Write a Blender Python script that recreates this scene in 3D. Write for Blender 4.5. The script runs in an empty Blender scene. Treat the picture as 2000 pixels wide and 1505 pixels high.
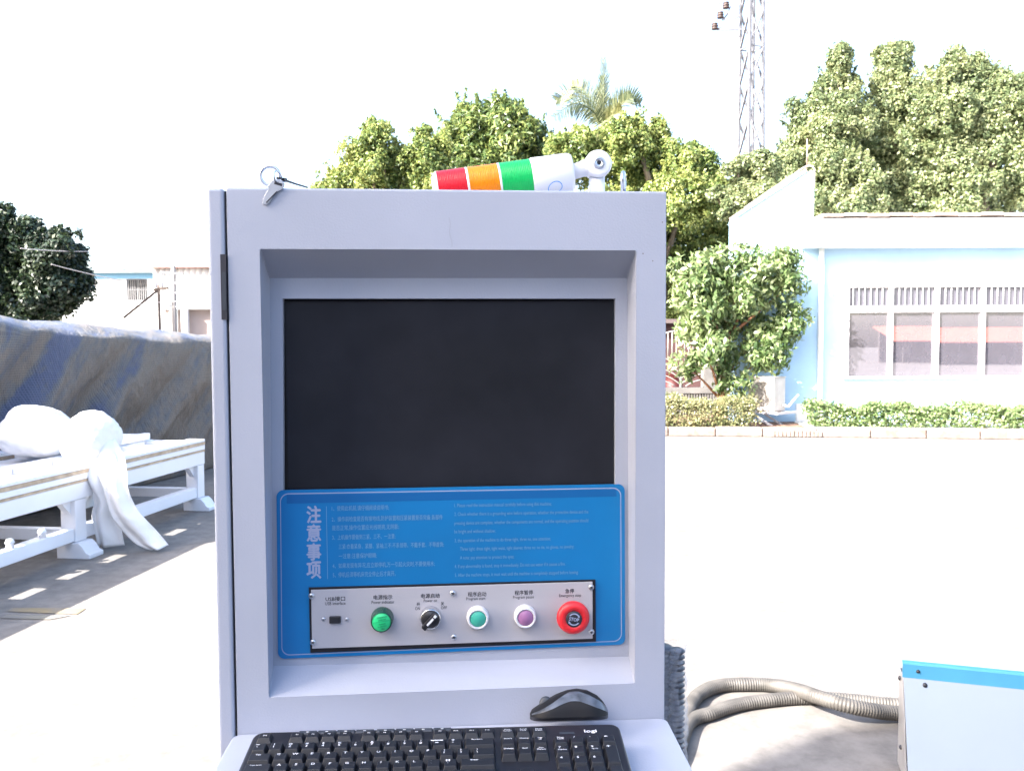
import bpy, bmesh, math, random
import numpy as np
from mathutils import Vector, Matrix
R = math.radians
SC = bpy.context.scene
COL = SC.collection
random.seed(7)

# ------------------------------------------------------------------ camera
FPX, PITCH, ROLL, EYE = 1605.93, 0.04623994, -0.00476065, 1.5      # focal length in pixels of the 2000 px wide photo
cam_d = bpy.data.cameras.new('camera')
cam_d.sensor_width = 36.0
cam_d.lens = 36.0 * FPX / 2000.0
cam_d.clip_start = 0.05
cam_d.clip_end = 2000.0
cam_o = bpy.data.objects.new('camera', cam_d)
COL.objects.link(cam_o)
cF = Vector((0, math.cos(PITCH), -math.sin(PITCH)))
cU0 = Vector((0, math.sin(PITCH), math.cos(PITCH)))
cR0 = Vector((1, 0, 0))
cR = cR0 * math.cos(ROLL) + cU0 * math.sin(ROLL)
cU = -cR0 * math.sin(ROLL) + cU0 * math.cos(ROLL)
cam_o.matrix_world = Matrix(((cR.x, cU.x, -cF.x, 0), (cR.y, cU.y, -cF.y, 0), (cR.z, cU.z, -cF.z, EYE), (0, 0, 0, 1)))
cam_d.dof.use_dof = True
cam_d.dof.focus_distance = 1.12
cam_d.dof.aperture_fstop = 22.0
SC.camera = cam_o

# ------------------------------------------------------------------ light
SUN_T = Vector((1.17, 0.80, -1.0)).normalized()          # the way the sunlight travels
SUN_EL = math.asin(-SUN_T.z)
SUN_AZ = math.atan2(-SUN_T.x, -SUN_T.y)                   # clockwise from +Y
world = bpy.data.worlds.new('World')
SC.world = world
world.use_nodes = True
wn = world.node_tree
bg = wn.nodes['Background']
sky = wn.nodes.new('ShaderNodeTexSky')
sky.sky_type = 'NISHITA'
sky.sun_disc = False
sky.sun_elevation = SUN_EL
sky.sun_rotation = SUN_AZ
sky.air_density = 1.0
sky.dust_density = 4.0
sky.ozone_density = 1.0
wn.links.new(sky.outputs[0], bg.inputs[0])
bg.inputs[1].default_value = 0.15
sun_d = bpy.data.lights.new('sun', 'SUN')
sun_d.energy = 5.0
sun_d.angle = R(0.45)
sun_d.color = (1.0, 0.955, 0.89)
sun_o = bpy.data.objects.new('sun', sun_d)
sun_o.rotation_euler = SUN_T.to_track_quat('-Z', 'Y').to_euler()
COL.objects.link(sun_o)
SC.view_settings.view_transform = 'Standard'
SC.view_settings.look = 'None'
SC.view_settings.gamma = 1.0
SC.view_settings.use_curve_mapping = False
SC.view_settings.exposure = 2.45

# ------------------------------------------------------------------ photo pixel -> place
CAMP = Vector((0, 0, EYE))
def ray(px, py):
    return cR * ((px - 1000.0) / FPX) + cU * ((752.5 - py) / FPX) + cF
def atY(px, py, y):
    d = ray(px, py); return CAMP + d * (y / d.y)
def onZ(px, py, z=0.0):
    d = ray(px, py); return CAMP + d * ((z - EYE) / d.z)
def mpp(y): return y / FPX                                 # metres per pixel at a distance

# ------------------------------------------------------------------ helpers
def tag(o, label=None, cat=None, group=None, kind=None):
    if label: o['label'] = label
    if cat: o['category'] = cat
    if group: o['group'] = group
    if kind: o['kind'] = kind
    return o
def empty(name, loc=(0, 0, 0), rz=0.0, label=None, cat=None, group=None, parent=None):
    o = bpy.data.objects.new(name, None)
    o.empty_display_size = 0.1
    COL.objects.link(o); o.location = loc; o.rotation_euler = (0, 0, rz)
    if parent: o.parent = parent
    return tag(o, label, cat, group)
def link(name, me, parent=None, loc=None):
    o = bpy.data.objects.new(name, me); COL.objects.link(o)
    if parent: o.parent = parent
    if loc is not None: o.location = loc
    return o

class MB:
    """collects shapes, then becomes ONE mesh object"""
    def __init__(s): s.v = []; s.f = []; s.sm = []
    def add(s, vs, fs, smooth=False):
        b = len(s.v); s.v += [tuple(x) for x in vs]
        s.f += [tuple(i + b for i in f) for f in fs]; s.sm += [smooth] * len(fs)
        return s
    def box(s, x0, x1, y0, y1, z0, z1, m=None):
        vs = [Vector(p) for p in ((x0,y0,z0),(x1,y0,z0),(x1,y1,z0),(x0,y1,z0),(x0,y0,z1),(x1,y0,z1),(x1,y1,z1),(x0,y1,z1))]
        if m: vs = [m @ p for p in vs]
        return s.add(vs, [(0,3,2,1),(4,5,6,7),(0,1,5,4),(1,2,6,5),(2,3,7,6),(3,0,4,7)])
    def bar(s, a, b, w, h=None, up=(0, 0, 1)):
        h = h or w; a = Vector(a); b = Vector(b); d = (b - a).normalized(); up = Vector(up)
        if abs(d.dot(up)) > 0.95: up = Vector((1, 0, 0))
        r = d.cross(up).normalized(); u = r.cross(d).normalized()
        vs = [p + r * (i * w / 2) + u * (j * h / 2) for p in (a, b) for i, j in ((-1,-1),(1,-1),(1,1),(-1,1))]
        return s.add(vs, [(0,1,2,3),(7,6,5,4),(0,4,5,1),(1,5,6,2),(2,6,7,3),(3,7,4,0)])
    def tube(s, pts, r, n=8, cap=True, smooth=True):
        pts = [Vector(p) for p in pts]; rs = r if isinstance(r, (list, tuple)) else [r] * len(pts)
        vs = []; fs = []; ref = None
        for i, p in enumerate(pts):
            d = (pts[min(i + 1, len(pts) - 1)] - pts[max(i - 1, 0)]).normalized()
            if ref is None: ref = Vector((0, 0, 1)) if abs(d.z) < .9 else Vector((1, 0, 0))
            x = (ref - d * ref.dot(d)).normalized(); ref = x; y = d.cross(x)
            for k in range(n):
                a = 2 * math.pi * k / n
                vs.append(p + x * (rs[i] * math.cos(a)) + y * (rs[i] * math.sin(a)))
        for i in range(len(pts) - 1):
            for k in range(n):
                k2 = (k + 1) % n
                fs.append((i*n+k, i*n+k2, (i+1)*n+k2, (i+1)*n+k))
        s.add(vs, fs, smooth)
        if cap:
            b = len(s.v) - len(vs)
            s.f.append(tuple(b + k for k in range(n - 1, -1, -1))); s.sm.append(False)
            s.f.append(tuple(b + (len(pts)-1)*n + k for k in range(n))); s.sm.append(False)
        return s
    def lathe(s, c, axis, prof, n=32, smooth=True):
        """prof: (radius, height along axis) from c"""
        c = Vector(c); a = Vector(axis).normalized(); ref = Vector((0, 0, 1)) if abs(a.z) < .9 else Vector((1, 0, 0))
        x = (ref - a * ref.dot(a)).normalized(); y = a.cross(x); vs = []; fs = []
        for r, h in prof:
            for k in range(n):
                t = 2 * math.pi * k / n; vs.append(c + a * h + x * (r * math.cos(t)) + y * (r * math.sin(t)))
        for i in range(len(prof) - 1):
            for k in range(n):
                k2 = (k + 1) % n; fs.append((i*n+k, i*n+k2, (i+1)*n+k2, (i+1)*n+k))
        fs.append(tuple(range(n - 1, -1, -1))); fs.append(tuple((len(prof)-1)*n + k for k in range(n)))
        return s.add(vs, fs, smooth)
    def prism(s, poly, off):
        n = len(poly); off = Vector(off); vs = [Vector(p) for p in poly] + [Vector(p) + off for p in poly]
        return s.add(vs, [tuple(range(n - 1, -1, -1)), tuple(range(n, 2 * n))] + [(i, (i+1) % n, n + (i+1) % n, n + i) for i in range(n)])
    def mesh(s, name, mat):
        me = bpy.data.meshes.new(name); me.from_pydata(s.v, [], s.f)
        me.polygons.foreach_set('use_smooth', s.sm)
        bm = bmesh.new(); bm.from_mesh(me); bmesh.ops.recalc_face_normals(bm, faces=bm.faces); bm.to_mesh(me); bm.free()
        if mat: me.materials.append(mat)
        me.update(); return me
    def build(s, name, mat, parent=None, loc=None, bevel=0.0, seg=2, auto=None):
        o = link(name, s.mesh(name, mat), parent, loc)
        if bevel:
            b = o.modifiers.new('bevel', 'BEVEL'); b.width = bevel; b.segments = seg; b.limit_method = 'ANGLE'; b.angle_limit = R(40)
            b.harden_normals = False
        return o

# ------------------------------------------------------------------ materials
def nd(nt, t, **kw):
    n = nt.nodes.new(t)
    for k, v in kw.items(): setattr(n, k, v)
    return n
def mat(name, col, rough=.5, metal=0.0, spec=.5, var=0.0, vs=3.0, col2=None, bump=0.0, bs=60.0, rvar=0.0, det=4.0, coords='Object', trans=0.0):
    m = bpy.data.materials.new(name); m.use_nodes = True; nt = m.node_tree; p = nt.nodes['Principled BSDF']
    p.inputs['Base Color'].default_value = (*col, 1); p.inputs['Roughness'].default_value = rough
    p.inputs['Metallic'].default_value = metal; p.inputs['Specular IOR Level'].default_value = spec
    if trans: p.inputs['Transmission Weight'].default_value = trans
    if var or col2 or bump or rvar:
        tc = nd(nt, 'ShaderNodeTexCoord')
    if var or col2:
        nz = nd(nt, 'ShaderNodeTexNoise'); nz.inputs['Scale'].default_value = vs; nz.inputs['Detail'].default_value = det
        nt.links.new(tc.outputs[coords], nz.inputs['Vector'])
        cr = nd(nt, 'ShaderNodeValToRGB'); c2 = col2 or tuple(max(0, c * (1 - var)) for c in col); c1 = col if col2 else tuple(min(1, c * (1 + var * .6)) for c in col)
        cr.color_ramp.elements[0].position = .35; cr.color_ramp.elements[1].position = .68
        cr.color_ramp.elements[0].color = (*c2, 1); cr.color_ramp.elements[1].color = (*c1, 1)
        nt.links.new(nz.outputs['Fac'], cr.inputs[0]); nt.links.new(cr.outputs[0], p.inputs['Base Color'])
    if rvar:
        n3 = nd(nt, 'ShaderNodeTexNoise'); n3.inputs['Scale'].default_value = vs * 2.3; nt.links.new(tc.outputs[coords], n3.inputs['Vector'])
        mr = nd(nt, 'ShaderNodeMapRange'); mr.inputs[3].default_value = rough - rvar; mr.inputs[4].default_value = rough + rvar
        nt.links.new(n3.outputs['Fac'], mr.inputs[0]); nt.links.new(mr.outputs[0], p.inputs['Roughness'])
    if bump:
        n2 = nd(nt, 'ShaderNodeTexNoise'); n2.inputs['Scale'].default_value = bs; n2.inputs['Detail'].default_value = 3.0
        nt.links.new(tc.outputs[coords], n2.inputs['Vector'])
        b = nd(nt, 'ShaderNodeBump'); b.inputs['Strength'].default_value = min(1, bump); b.inputs['Distance'].default_value = .1 / bs * max(1, bump) * 2
        nt.links.new(n2.outputs['Fac'], b.inputs['Height']); nt.links.new(b.outputs[0], p.inputs['Normal'])
    return m
def leafmat(name, c1, c2, c3, trans=.35, gloss=.35):
    """each leaf its own tone; sheds some light through"""
    m = bpy.data.materials.new(name); m.use_nodes = True; nt = m.node_tree; p = nt.nodes['Principled BSDF']; out = nt.nodes['Material Output']
    g = nd(nt, 'ShaderNodeNewGeometry'); tc = nd(nt, 'ShaderNodeTexCoord')
    nz = nd(nt, 'ShaderNodeTexNoise'); nz.inputs['Scale'].default_value = 1.1; nz.inputs['Detail'].default_value = 2
    nt.links.new(tc.outputs['Object'], nz.inputs['Vector'])
    mx = nd(nt, 'ShaderNodeMath', operation='MULTIPLY_ADD'); mx.inputs[1].default_value = .6
    nt.links.new(g.outputs['Random Per Island'], mx.inputs[0]); nt.links.new(nz.outputs['Fac'], mx.inputs[2])
    cr = nd(nt, 'ShaderNodeValToRGB'); e = cr.color_ramp.elements
    e[0].position = .42; e[0].color = (*c1, 1); e[1].position = 1.1; e[1].color = (*c3, 1); k = e.new(.78); k.color = (*c2, 1)
    nt.links.new(mx.outputs[0], cr.inputs[0]); nt.links.new(cr.outputs[0], p.inputs['Base Color'])
    p.inputs['Roughness'].default_value = gloss; p.inputs['Specular IOR Level'].default_value = .5
    t = nd(nt, 'ShaderNodeBsdfTranslucent'); ms = nd(nt, 'ShaderNodeMixShader'); ms.inputs[0].default_value = trans
    hs = nd(nt, 'ShaderNodeHueSaturation'); hs.inputs['Hue'].default_value = .475; hs.inputs['Value'].default_value = 1.5
    nt.links.new(cr.outputs[0], hs.inputs['Color']); nt.links.new(hs.outputs[0], t.inputs['Color'])
    nt.links.new(p.outputs[0], ms.inputs[1]); nt.links.new(t.outputs[0], ms.inputs[2]); nt.links.new(ms.outputs[0], out.inputs['Surface'])
    return m
def lensmat(name, c):
    """tinted plastic lens that lets daylight through"""
    m = mat(name, c, .28); nt = m.node_tree; p = nt.nodes['Principled BSDF']; out = nt.nodes['Material Output']
    t = nd(nt, 'ShaderNodeBsdfTranslucent'); t.inputs['Color'].default_value = (*c, 1); ms = nd(nt, 'ShaderNodeMixShader'); ms.inputs[0].default_value = .35
    nt.links.new(p.outputs[0], ms.inputs[1]); nt.links.new(t.outputs[0], ms.inputs[2]); nt.links.new(ms.outputs[0], out.inputs['Surface']); return m
M = {}
def powder():
    m = mat('powder_coat', (.365, .390, .468), .42, bump=.55, bs=380, var=.07, vs=3.5, rvar=.08, det=7); nt = m.node_tree; p = nt.nodes['Principled BSDF']
    src = p.inputs['Base Color'].links[0].from_socket; tc = next(n for n in nt.nodes if n.type == 'TEX_COORD')
    v = nd(nt, 'ShaderNodeTexVoronoi'); v.inputs['Scale'].default_value = 34; nt.links.new(tc.outputs['Object'], v.inputs['Vector'])   # sparse specks of dirt
    l = nd(nt, 'ShaderNodeMath', operation='LESS_THAN'); l.inputs[1].default_value = .035; nt.links.new(v.outputs['Distance'], l.inputs[0])
    nz = nd(nt, 'ShaderNodeTexNoise'); nz.inputs['Scale'].default_value = 4; nt.links.new(tc.outputs['Object'], nz.inputs['Vector'])
    g_ = nd(nt, 'ShaderNodeMath', operation='GREATER_THAN'); g_.inputs[1].default_value = .60; nt.links.new(nz.outputs['Fac'], g_.inputs[0])
    mu = nd(nt, 'ShaderNodeMath', operation='MULTIPLY'); nt.links.new(l.outputs[0], mu.inputs[0]); nt.links.new(g_.outputs[0], mu.inputs[1])
    mx = nd(nt, 'ShaderNodeMixRGB', blend_type='MIX'); mx.inputs[2].default_value = (.16, .14, .13, 1)
    nt.links.new(mu.outputs[0], mx.inputs[0]); nt.links.new(src, mx.inputs[1]); nt.links.new(mx.outputs[0], p.inputs['Base Color']); return m
M['powder'] = powder()
M['plate_white'] = mat('plate_coat', (.40, .395, .43), .4, bump=.2, bs=450)
M['blue_plate'] = mat('blue_film', (.005, .165, .42), .36, var=.10, vs=6)
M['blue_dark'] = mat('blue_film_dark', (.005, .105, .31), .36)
M['line_pale'] = mat('print_pale', (.29, .34, .50), .5)
M['text_pale'] = mat('print_soft', (.12, .29, .50), .5)
M['ink'] = mat('ink_black', (.015, .015, .02), .5)
M['black'] = mat('black_plastic', (.012, .012, .016), .38, bump=.12, bs=900)
M['black_soft'] = mat('black_rubber', (.014, .015, .019), .55, bump=.15, bs=700)
M['key'] = mat('keycap', (.008, .009, .013), .48, bump=.1, bs=1200)
M['media'] = mat('media_key', (.035, .042, .055), .45)
M['key_print'] = mat('key_print', (.75, .76, .8), .5)
M['screen'] = mat('screen_glass', (.024, .025, .033), .22, spec=.45, rvar=.10, vs=5, col2=(.014, .015, .019))
M['screen_edge'] = mat('screen_edge', (.004, .004, .006), .5)
M['steel'] = mat('zinc_steel', (.52, .545, .59), .32, .9, rvar=.1, vs=30)
M['steel_dark'] = mat('dark_recess', (.05, .05, .06), .5, .6)
M['chrome'] = mat('chrome', (.75, .76, .78), .12, 1.0)
M['white_pl'] = mat('white_plastic', (.78, .78, .80), .35, bump=.05, bs=500)
M['red_lens'] = lensmat('red_lens', (.85, .02, .04))
M['orange_lens'] = lensmat('orange_lens', (1.0, .36, .006))
M['green_lens'] = lensmat('green_lens', (.012, .66, .16))
M['green_ind'] = mat('green_indicator', (.02, .55, .20), .35)
M['green_btn'] = mat('green_button', (.05, .40, .30), .4)
M['mauve_btn'] = mat('mauve_button', (.33, .15, .31), .4)
M['red_btn'] = mat('red_button', (.62, .022, .03), .38, bump=.05, bs=400)
M['grey_band'] = mat('grey_film_band', (.085, .10, .13), .28, var=.5, vs=70, bump=.4, bs=160)
M['ring_white'] = mat('ring_plastic', (.66, .66, .69), .3)
# ================================================================== ground
def ground_mat():
    m = bpy.data.materials.new('yard_concrete'); m.use_nodes = True; nt = m.node_tree; p = nt.nodes['Principled BSDF']
    tc = nd(nt, 'ShaderNodeTexCoord')
    n1 = nd(nt, 'ShaderNodeTexNoise'); n1.inputs['Scale'].default_value = .55; n1.inputs['Detail'].default_value = 8; n1.inputs['Roughness'].default_value = .62
    n2 = nd(nt, 'ShaderNodeTexNoise'); n2.inputs['Scale'].default_value = 9; n2.inputs['Detail'].default_value = 6; n2.inputs['Roughness'].default_value = .7
    n3 = nd(nt, 'ShaderNodeTexVoronoi'); n3.inputs['Scale'].default_value = 160
    for n in (n1, n2, n3): nt.links.new(tc.outputs['Object'], n.inputs['Vector'])
    c1 = nd(nt, 'ShaderNodeValToRGB'); c1.color_ramp.elements[0].position = .3; c1.color_ramp.elements[1].position = .7
    c1.color_ramp.elements[0].color = (.150, .138, .128, 1); c1.color_ramp.elements[1].color = (.235, .217, .20, 1)
    c2 = nd(nt, 'ShaderNodeValToRGB'); c2.color_ramp.elements[0].position = .35; c2.color_ramp.elements[1].position = .62
    c2.color_ramp.elements[0].color = (.70, .70, .70, 1); c2.color_ramp.elements[1].color = (1, 1, 1, 1)
    mx = nd(nt, 'ShaderNodeMixRGB', blend_type='MULTIPLY'); mx.inputs[0].default_value = 1
    nt.links.new(n1.outputs['Fac'], c1.inputs[0]); nt.links.new(n2.outputs['Fac'], c2.inputs[0])
    nt.links.new(c1.outputs[0], mx.inputs[1]); nt.links.new(c2.outputs[0], mx.inputs[2]); nt.links.new(mx.outputs[0], p.inputs['Base Color'])
    p.inputs['Roughness'].default_value = .85; p.inputs['Specular IOR Level'].default_value = .25
    b = nd(nt, 'ShaderNodeBump'); b.inputs['Strength'].default_value = .3; b.inputs['Distance'].default_value = .004
    nt.links.new(n2.outputs['Fac'], b.inputs['Height']); nt.links.new(b.outputs[0], p.inputs['Normal'])
    return m
M['ground'] = ground_mat()
g = MB().add([(-400, -400, 0), (400, -400, 0), (400, 600, 0), (-400, 600, 0)], [(0, 1, 2, 3)]).build('yard_ground', M['ground'])
tag(g, 'pale sunlit concrete yard', None, None, 'structure')
M['yellow'] = mat('faded_yellow_paint', (.225, .175, .095), .8, col2=(.17, .152, .135), vs=5)
M['yellow2'] = mat('faded_green_yellow', (.19, .18, .13), .8, col2=(.17, .155, .142), vs=5)
for k, (a, b, c, d, mt) in enumerate((((22, 1186), (168, 1187), (150, 1199), (14, 1193), 'yellow'), ((12, 1200), (140, 1201), (96, 1209), (0, 1206), 'yellow2'))):
    o = MB().add([onZ(*q, .004) for q in (a, b, c, d)], [(3, 2, 1, 0)]).build('painted_marking', M[mt]); tag(o, 'faded yellow paint stripe on the yard', None, None, 'structure')
M['soil'] = mat('dry_soil', (.22, .13, .09), .9, var=.5, vs=8, bump=.6, bs=14)
M['paving'] = mat('pale_paving', (.62, .60, .57), .8, var=.15, vs=3, bump=.2, bs=30)
M['kerb'] = mat('kerb_stone', (.21, .165, .145), .85, var=.35, vs=9, bump=.4, bs=40)
# kerb line: from measured ground pixels
KA, KBp = onZ(1300, 851), onZ(2000, 858.5); kd = (KBp - KA).normalized(); kn = Vector((-kd.y, kd.x, 0))
def K(s, t, z): p = KA + kd * s + kn * t; return Vector((p.x, p.y, z))
kerb = empty('kerb'); tag(kerb, None, None, None, 'structure')
s = -9.0; rk = random.Random(5)
while s < 16:
    L_ = .82 + rk.uniform(-.06, .06); dzk = rk.uniform(-.012, .010); dt = rk.uniform(-.012, .012)
    MB().prism([K(s, dt, 0), K(s + L_ - .012, dt + rk.uniform(-.01, .01), 0), K(s + L_ - .012, .22 + dt, 0), K(s, .22 + dt, 0)], (0, 0, .15 + dzk)).build('kerb_block', M['kerb'], kerb, bevel=.02)
    s += L_
# little brick facing on the kerb
for k in range(13):
    s_ = 1.72 + k * .062
    MB().prism([K(s_, -.022, .012), K(s_ + .05, -.022, .012), K(s_ + .05, -.0125, .012), K(s_, -.0125, .012)], (0, 0, .10)).build('facing_brick', M['kerb'], kerb, bevel=.006)
MB().add([K(-9, .2, .118), K(2.35, .2, .118), K(2.35, 6, .118), K(-9, 6, .118)], [(0, 1, 2, 3)]).build('planting_bed', M['soil']); tag(bpy.data.objects['planting_bed'], None, None, None, 'structure')
MB().add([K(2.35, .2, .128), K(16, .2, .128), K(16, 6, .128), K(2.35, 6, .128)], [(0, 1, 2, 3)]).build('pavement', M['paving']); tag(bpy.data.objects['pavement'], None, None, None, 'structure')

def smooth_path(pts, n):
    pts = [Vector(p) for p in pts]; out = []
    P = [pts[0] * 2 - pts[1]] + pts + [pts[-1] * 2 - pts[-2]]
    for i in range(1, len(P) - 2):
        for k in range(n):
            t = k / n; a, b, c_, d = P[i-1], P[i], P[i+1], P[i+2]
            out.append(.5 * ((2*b) + (c_ - a) * t + (2*a - 5*b + 4*c_ - d) * t*t + (3*b - a - 3*c_ + d) * t**3))
    return out + [pts[-1]]
# ================================================================== leaves
def leaf_mesh(name, cen, axis, nrm, ln, wd, m):
    n = len(cen); sidev = np.cross(axis, nrm); sidev /= np.linalg.norm(sidev, axis=1)[:, None] + 1e-9
    v = np.empty((n, 4, 3)); v[:, 0] = cen - axis * ln[:, None] * .5; v[:, 2] = cen + axis * ln[:, None] * .5
    fold = nrm * (wd * .25)[:, None]
    v[:, 1] = cen + sidev * wd[:, None] * .5 + fold; v[:, 3] = cen - sidev * wd[:, None] * .5 + fold
    me = bpy.data.meshes.new(name); me.vertices.add(n * 4); me.vertices.foreach_set('co', v.ravel())
    me.loops.add(n * 4); me.loops.foreach_set('vertex_index', np.arange(n * 4, dtype=np.int32))
    me.polygons.add(n); me.polygons.foreach_set('loop_start', np.arange(0, n * 4, 4, dtype=np.int32)); me.polygons.foreach_set('loop_total', np.full(n, 4, dtype=np.int32))
    me.materials.append(m); me.update(); me.validate(); return me
def unit(a): return a / (np.linalg.norm(a, axis=1)[:, None] + 1e-9)
def crown_points(blobs, n, rg, clump=.16, per=26, droop=.15, shell=.62, shoots=.35):
    """leaf places: puffs of twigs sit over each lobe, leaves fill the puffs, a sparse fill keeps the inside dark"""
    B = np.array([(b[0], b[1], b[2], b[3]) for b in blobs]); A = B[:, 3] ** 2
    PR = clump; npf = max(len(B), int(4.0 * (A / PR ** 2).sum()))
    idx = rg.choice(len(B), npf, p=A / A.sum()); d = unit(rg.normal(size=(npf, 3)) + np.array([0, -.25, .15]))
    pr = PR * (.35 + 1.15 * rg.random(npf) ** 1.6); rr = np.maximum(.2 * B[idx, 3], B[idx, 3] - pr * (.2 + .7 * rg.random(npf)) + (rg.random(npf) < .10) * PR * 1.1)
    pc_ = B[idx, :3] + d * rr[:, None]
    w = pr ** 2; n1 = int(n * .88); ii = rg.choice(npf, n1, p=w / w.sum())
    dd = unit(rg.normal(size=(n1, 3)) + d[ii] * .55 + np.array([0, 0, .35])); q = .45 + .6 * rg.random(n1) ** .6
    off = dd * (pr[ii] * q)[:, None]; el = (.75 + .75 * rg.random(npf))[ii]; off[:, 2] *= el; off += rg.normal(size=off.shape) * .03
    cen = pc_[ii] + off
    nrm = unit(dd * .75 + np.array([0, 0, .35]) + rg.normal(size=(n1, 3)) * .5)
    # young shoots standing out of the lobes
    ns = int(n * shoots / 34); si = rg.choice(len(B), ns, p=B[:, 3] / B[:, 3].sum()); sd = unit(rg.normal(size=(ns, 3)) * .75 + np.array([0, -.2, .75])); tip = unit(sd * .6 + np.array([0, 0, .8]) + rg.normal(size=(ns, 3)) * .25)
    sl_ = (.35 + .75 * rg.random(ns)) * np.minimum(1.0, B[si, 3] * 1.1) * PR * 2.8; sb = B[si, :3] + sd * (B[si, 3] * .82)[:, None]
    jj = np.repeat(np.arange(ns), 34); tt = rg.random(len(jj)); rad = (PR * .42 * (1.05 - tt))[:, None]
    o3 = rg.normal(size=(len(jj), 3)) * rad * .6; cs = sb[jj] + tip[jj] * (sl_[jj] * tt)[:, None] + o3
    cen = np.vstack([cen, cs]); nrm = np.vstack([nrm, unit(unit(o3) * .7 + np.array([0, -.1, .4]) + rg.normal(size=(len(jj), 3)) * .5)])
    # inner fill
    n2 = n - n1; i2 = rg.choice(len(B), n2, p=A / A.sum()); d2 = unit(rg.normal(size=(n2, 3)))
    c2 = B[i2, :3] + d2 * (B[i2, 3] * .75 * rg.random(n2) ** .4)[:, None]
    cen = np.vstack([cen, c2]); nrm = np.vstack([nrm, unit(d2 + rg.normal(size=(n2, 3)) * .6)]); m = len(cen)
    ax = unit(np.cross(nrm, rg.normal(size=(m, 3)))); ax[:, 2] -= droop; ax = unit(ax)
    return cen, ax, nrm
def tree(name, label, base, blobs, n, leaf, m, seed, cat='tree', group=None, clump=.16, per=26, ratio=.5, trunk_r=.2, droop=.15, bark='bark', lift=0.0, limbs=8, shell=.62, shoots=.35):
    """base on the ground, lobes (x,y,z,r) in world metres"""
    rg = np.random.default_rng(seed); rnd = random.Random(seed); base = Vector(base)
    t = empty(name, base, 0, label, cat, group)
    bl = [(b[0] - base.x, b[1] - base.y, b[2] - base.z, b[3]) for b in blobs]
    cen, ax, nrm = crown_points(bl, n, rg, clump, per, droop, shell, shoots)
    ln = leaf * (.7 + .6 * rg.random(len(cen)))
    o = link('crown', leaf_mesh('crown', cen, ax, nrm, ln, ln * ratio, m), t); o['kind'] = 'stuff'
    top = max(b[2] for b in bl); cxm = sum(b[0] for b in bl) / len(bl); cym = sum(b[1] for b in bl) / len(bl)
    f = [Vector((cxm * k_ + rnd.uniform(-.05, .05), cym * k_ + rnd.uniform(-.05, .05), top * k_)) for k_ in (0, .2, .4, .6, .8)]
    f[0] = Vector((0, 0, -.05))
    MB().tube(f, [trunk_r * q for q in (1.25, 1, .85, .65, .35)], 10).build('trunk', M[bark], t)
    for b in rnd.sample(bl, min(limbs, len(bl))):
        c = Vector(b[:3]); k_ = min(.75, max(.15, c.z / top - .3)); st = f[min(3, int(k_ * 5))].lerp(f[min(4, int(k_ * 5) + 1)], (k_ * 5) % 1)
        md = st.lerp(c, .5) + Vector((rnd.uniform(-.2, .2) * b[3], rnd.uniform(-.2, .2) * b[3], .15 * b[3]))
        MB().tube([st, md, c, c + Vector((rnd.uniform(-.4, .4), rnd.uniform(-.4, .4), .5)) * b[3]], [trunk_r * .42, trunk_r * .3, trunk_r * .18, trunk_r * .05], 7).build('limb', M[bark], t)
    return t
def pxb(lst, y, dj=.35, seed=1):
    rn = random.Random(seed); out = []
    for px, py, r in lst:
        rr = r * mpp(y); c = atY(px, py, y + rn.uniform(-dj, dj) * 3 * rr); out.append((c.x, c.y, c.z, rr))
    return out
M['bark'] = mat('bark_grey', (.16, .13, .10), .9, var=.4, vs=6, bump=.6, bs=20)
M['bark_red'] = mat('bark_reddish', (.30, .14, .08), .8, var=.3, vs=8, bump=.4, bs=30)
M['lf_yellow'] = leafmat('leaf_yellow_green', (.042, .080, .024), (.140, .200, .055), (.32, .36, .125), .36, .45)
M['lf_mango'] = leafmat('leaf_mango', (.030, .062, .022), (.090, .140, .042), (.22, .27, .085), .28, .34)
M['lf_ficus'] = leafmat('leaf_ficus', (.055, .085, .042), (.140, .185, .085), (.28, .31, .16), .34, .45)
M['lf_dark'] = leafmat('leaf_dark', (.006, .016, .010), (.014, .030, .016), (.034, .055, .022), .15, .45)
M['lf_bright'] = leafmat('leaf_bright', (.040, .078, .026), (.115, .175, .062), (.25, .31, .15), .34, .34)
M['lf_hedge'] = leafmat('leaf_hedge', (.045, .062, .024), (.125, .145, .058), (.24, .225, .115), .25)
M['lf_palm'] = leafmat('leaf_palm', (.045, .068, .038), (.095, .125, .068), (.20, .215, .11), .35)
M['lf_palm_young'] = leafmat('leaf_palm_young', (.075, .095, .035), (.15, .165, .065), (.26, .26, .12), .4)

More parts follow.
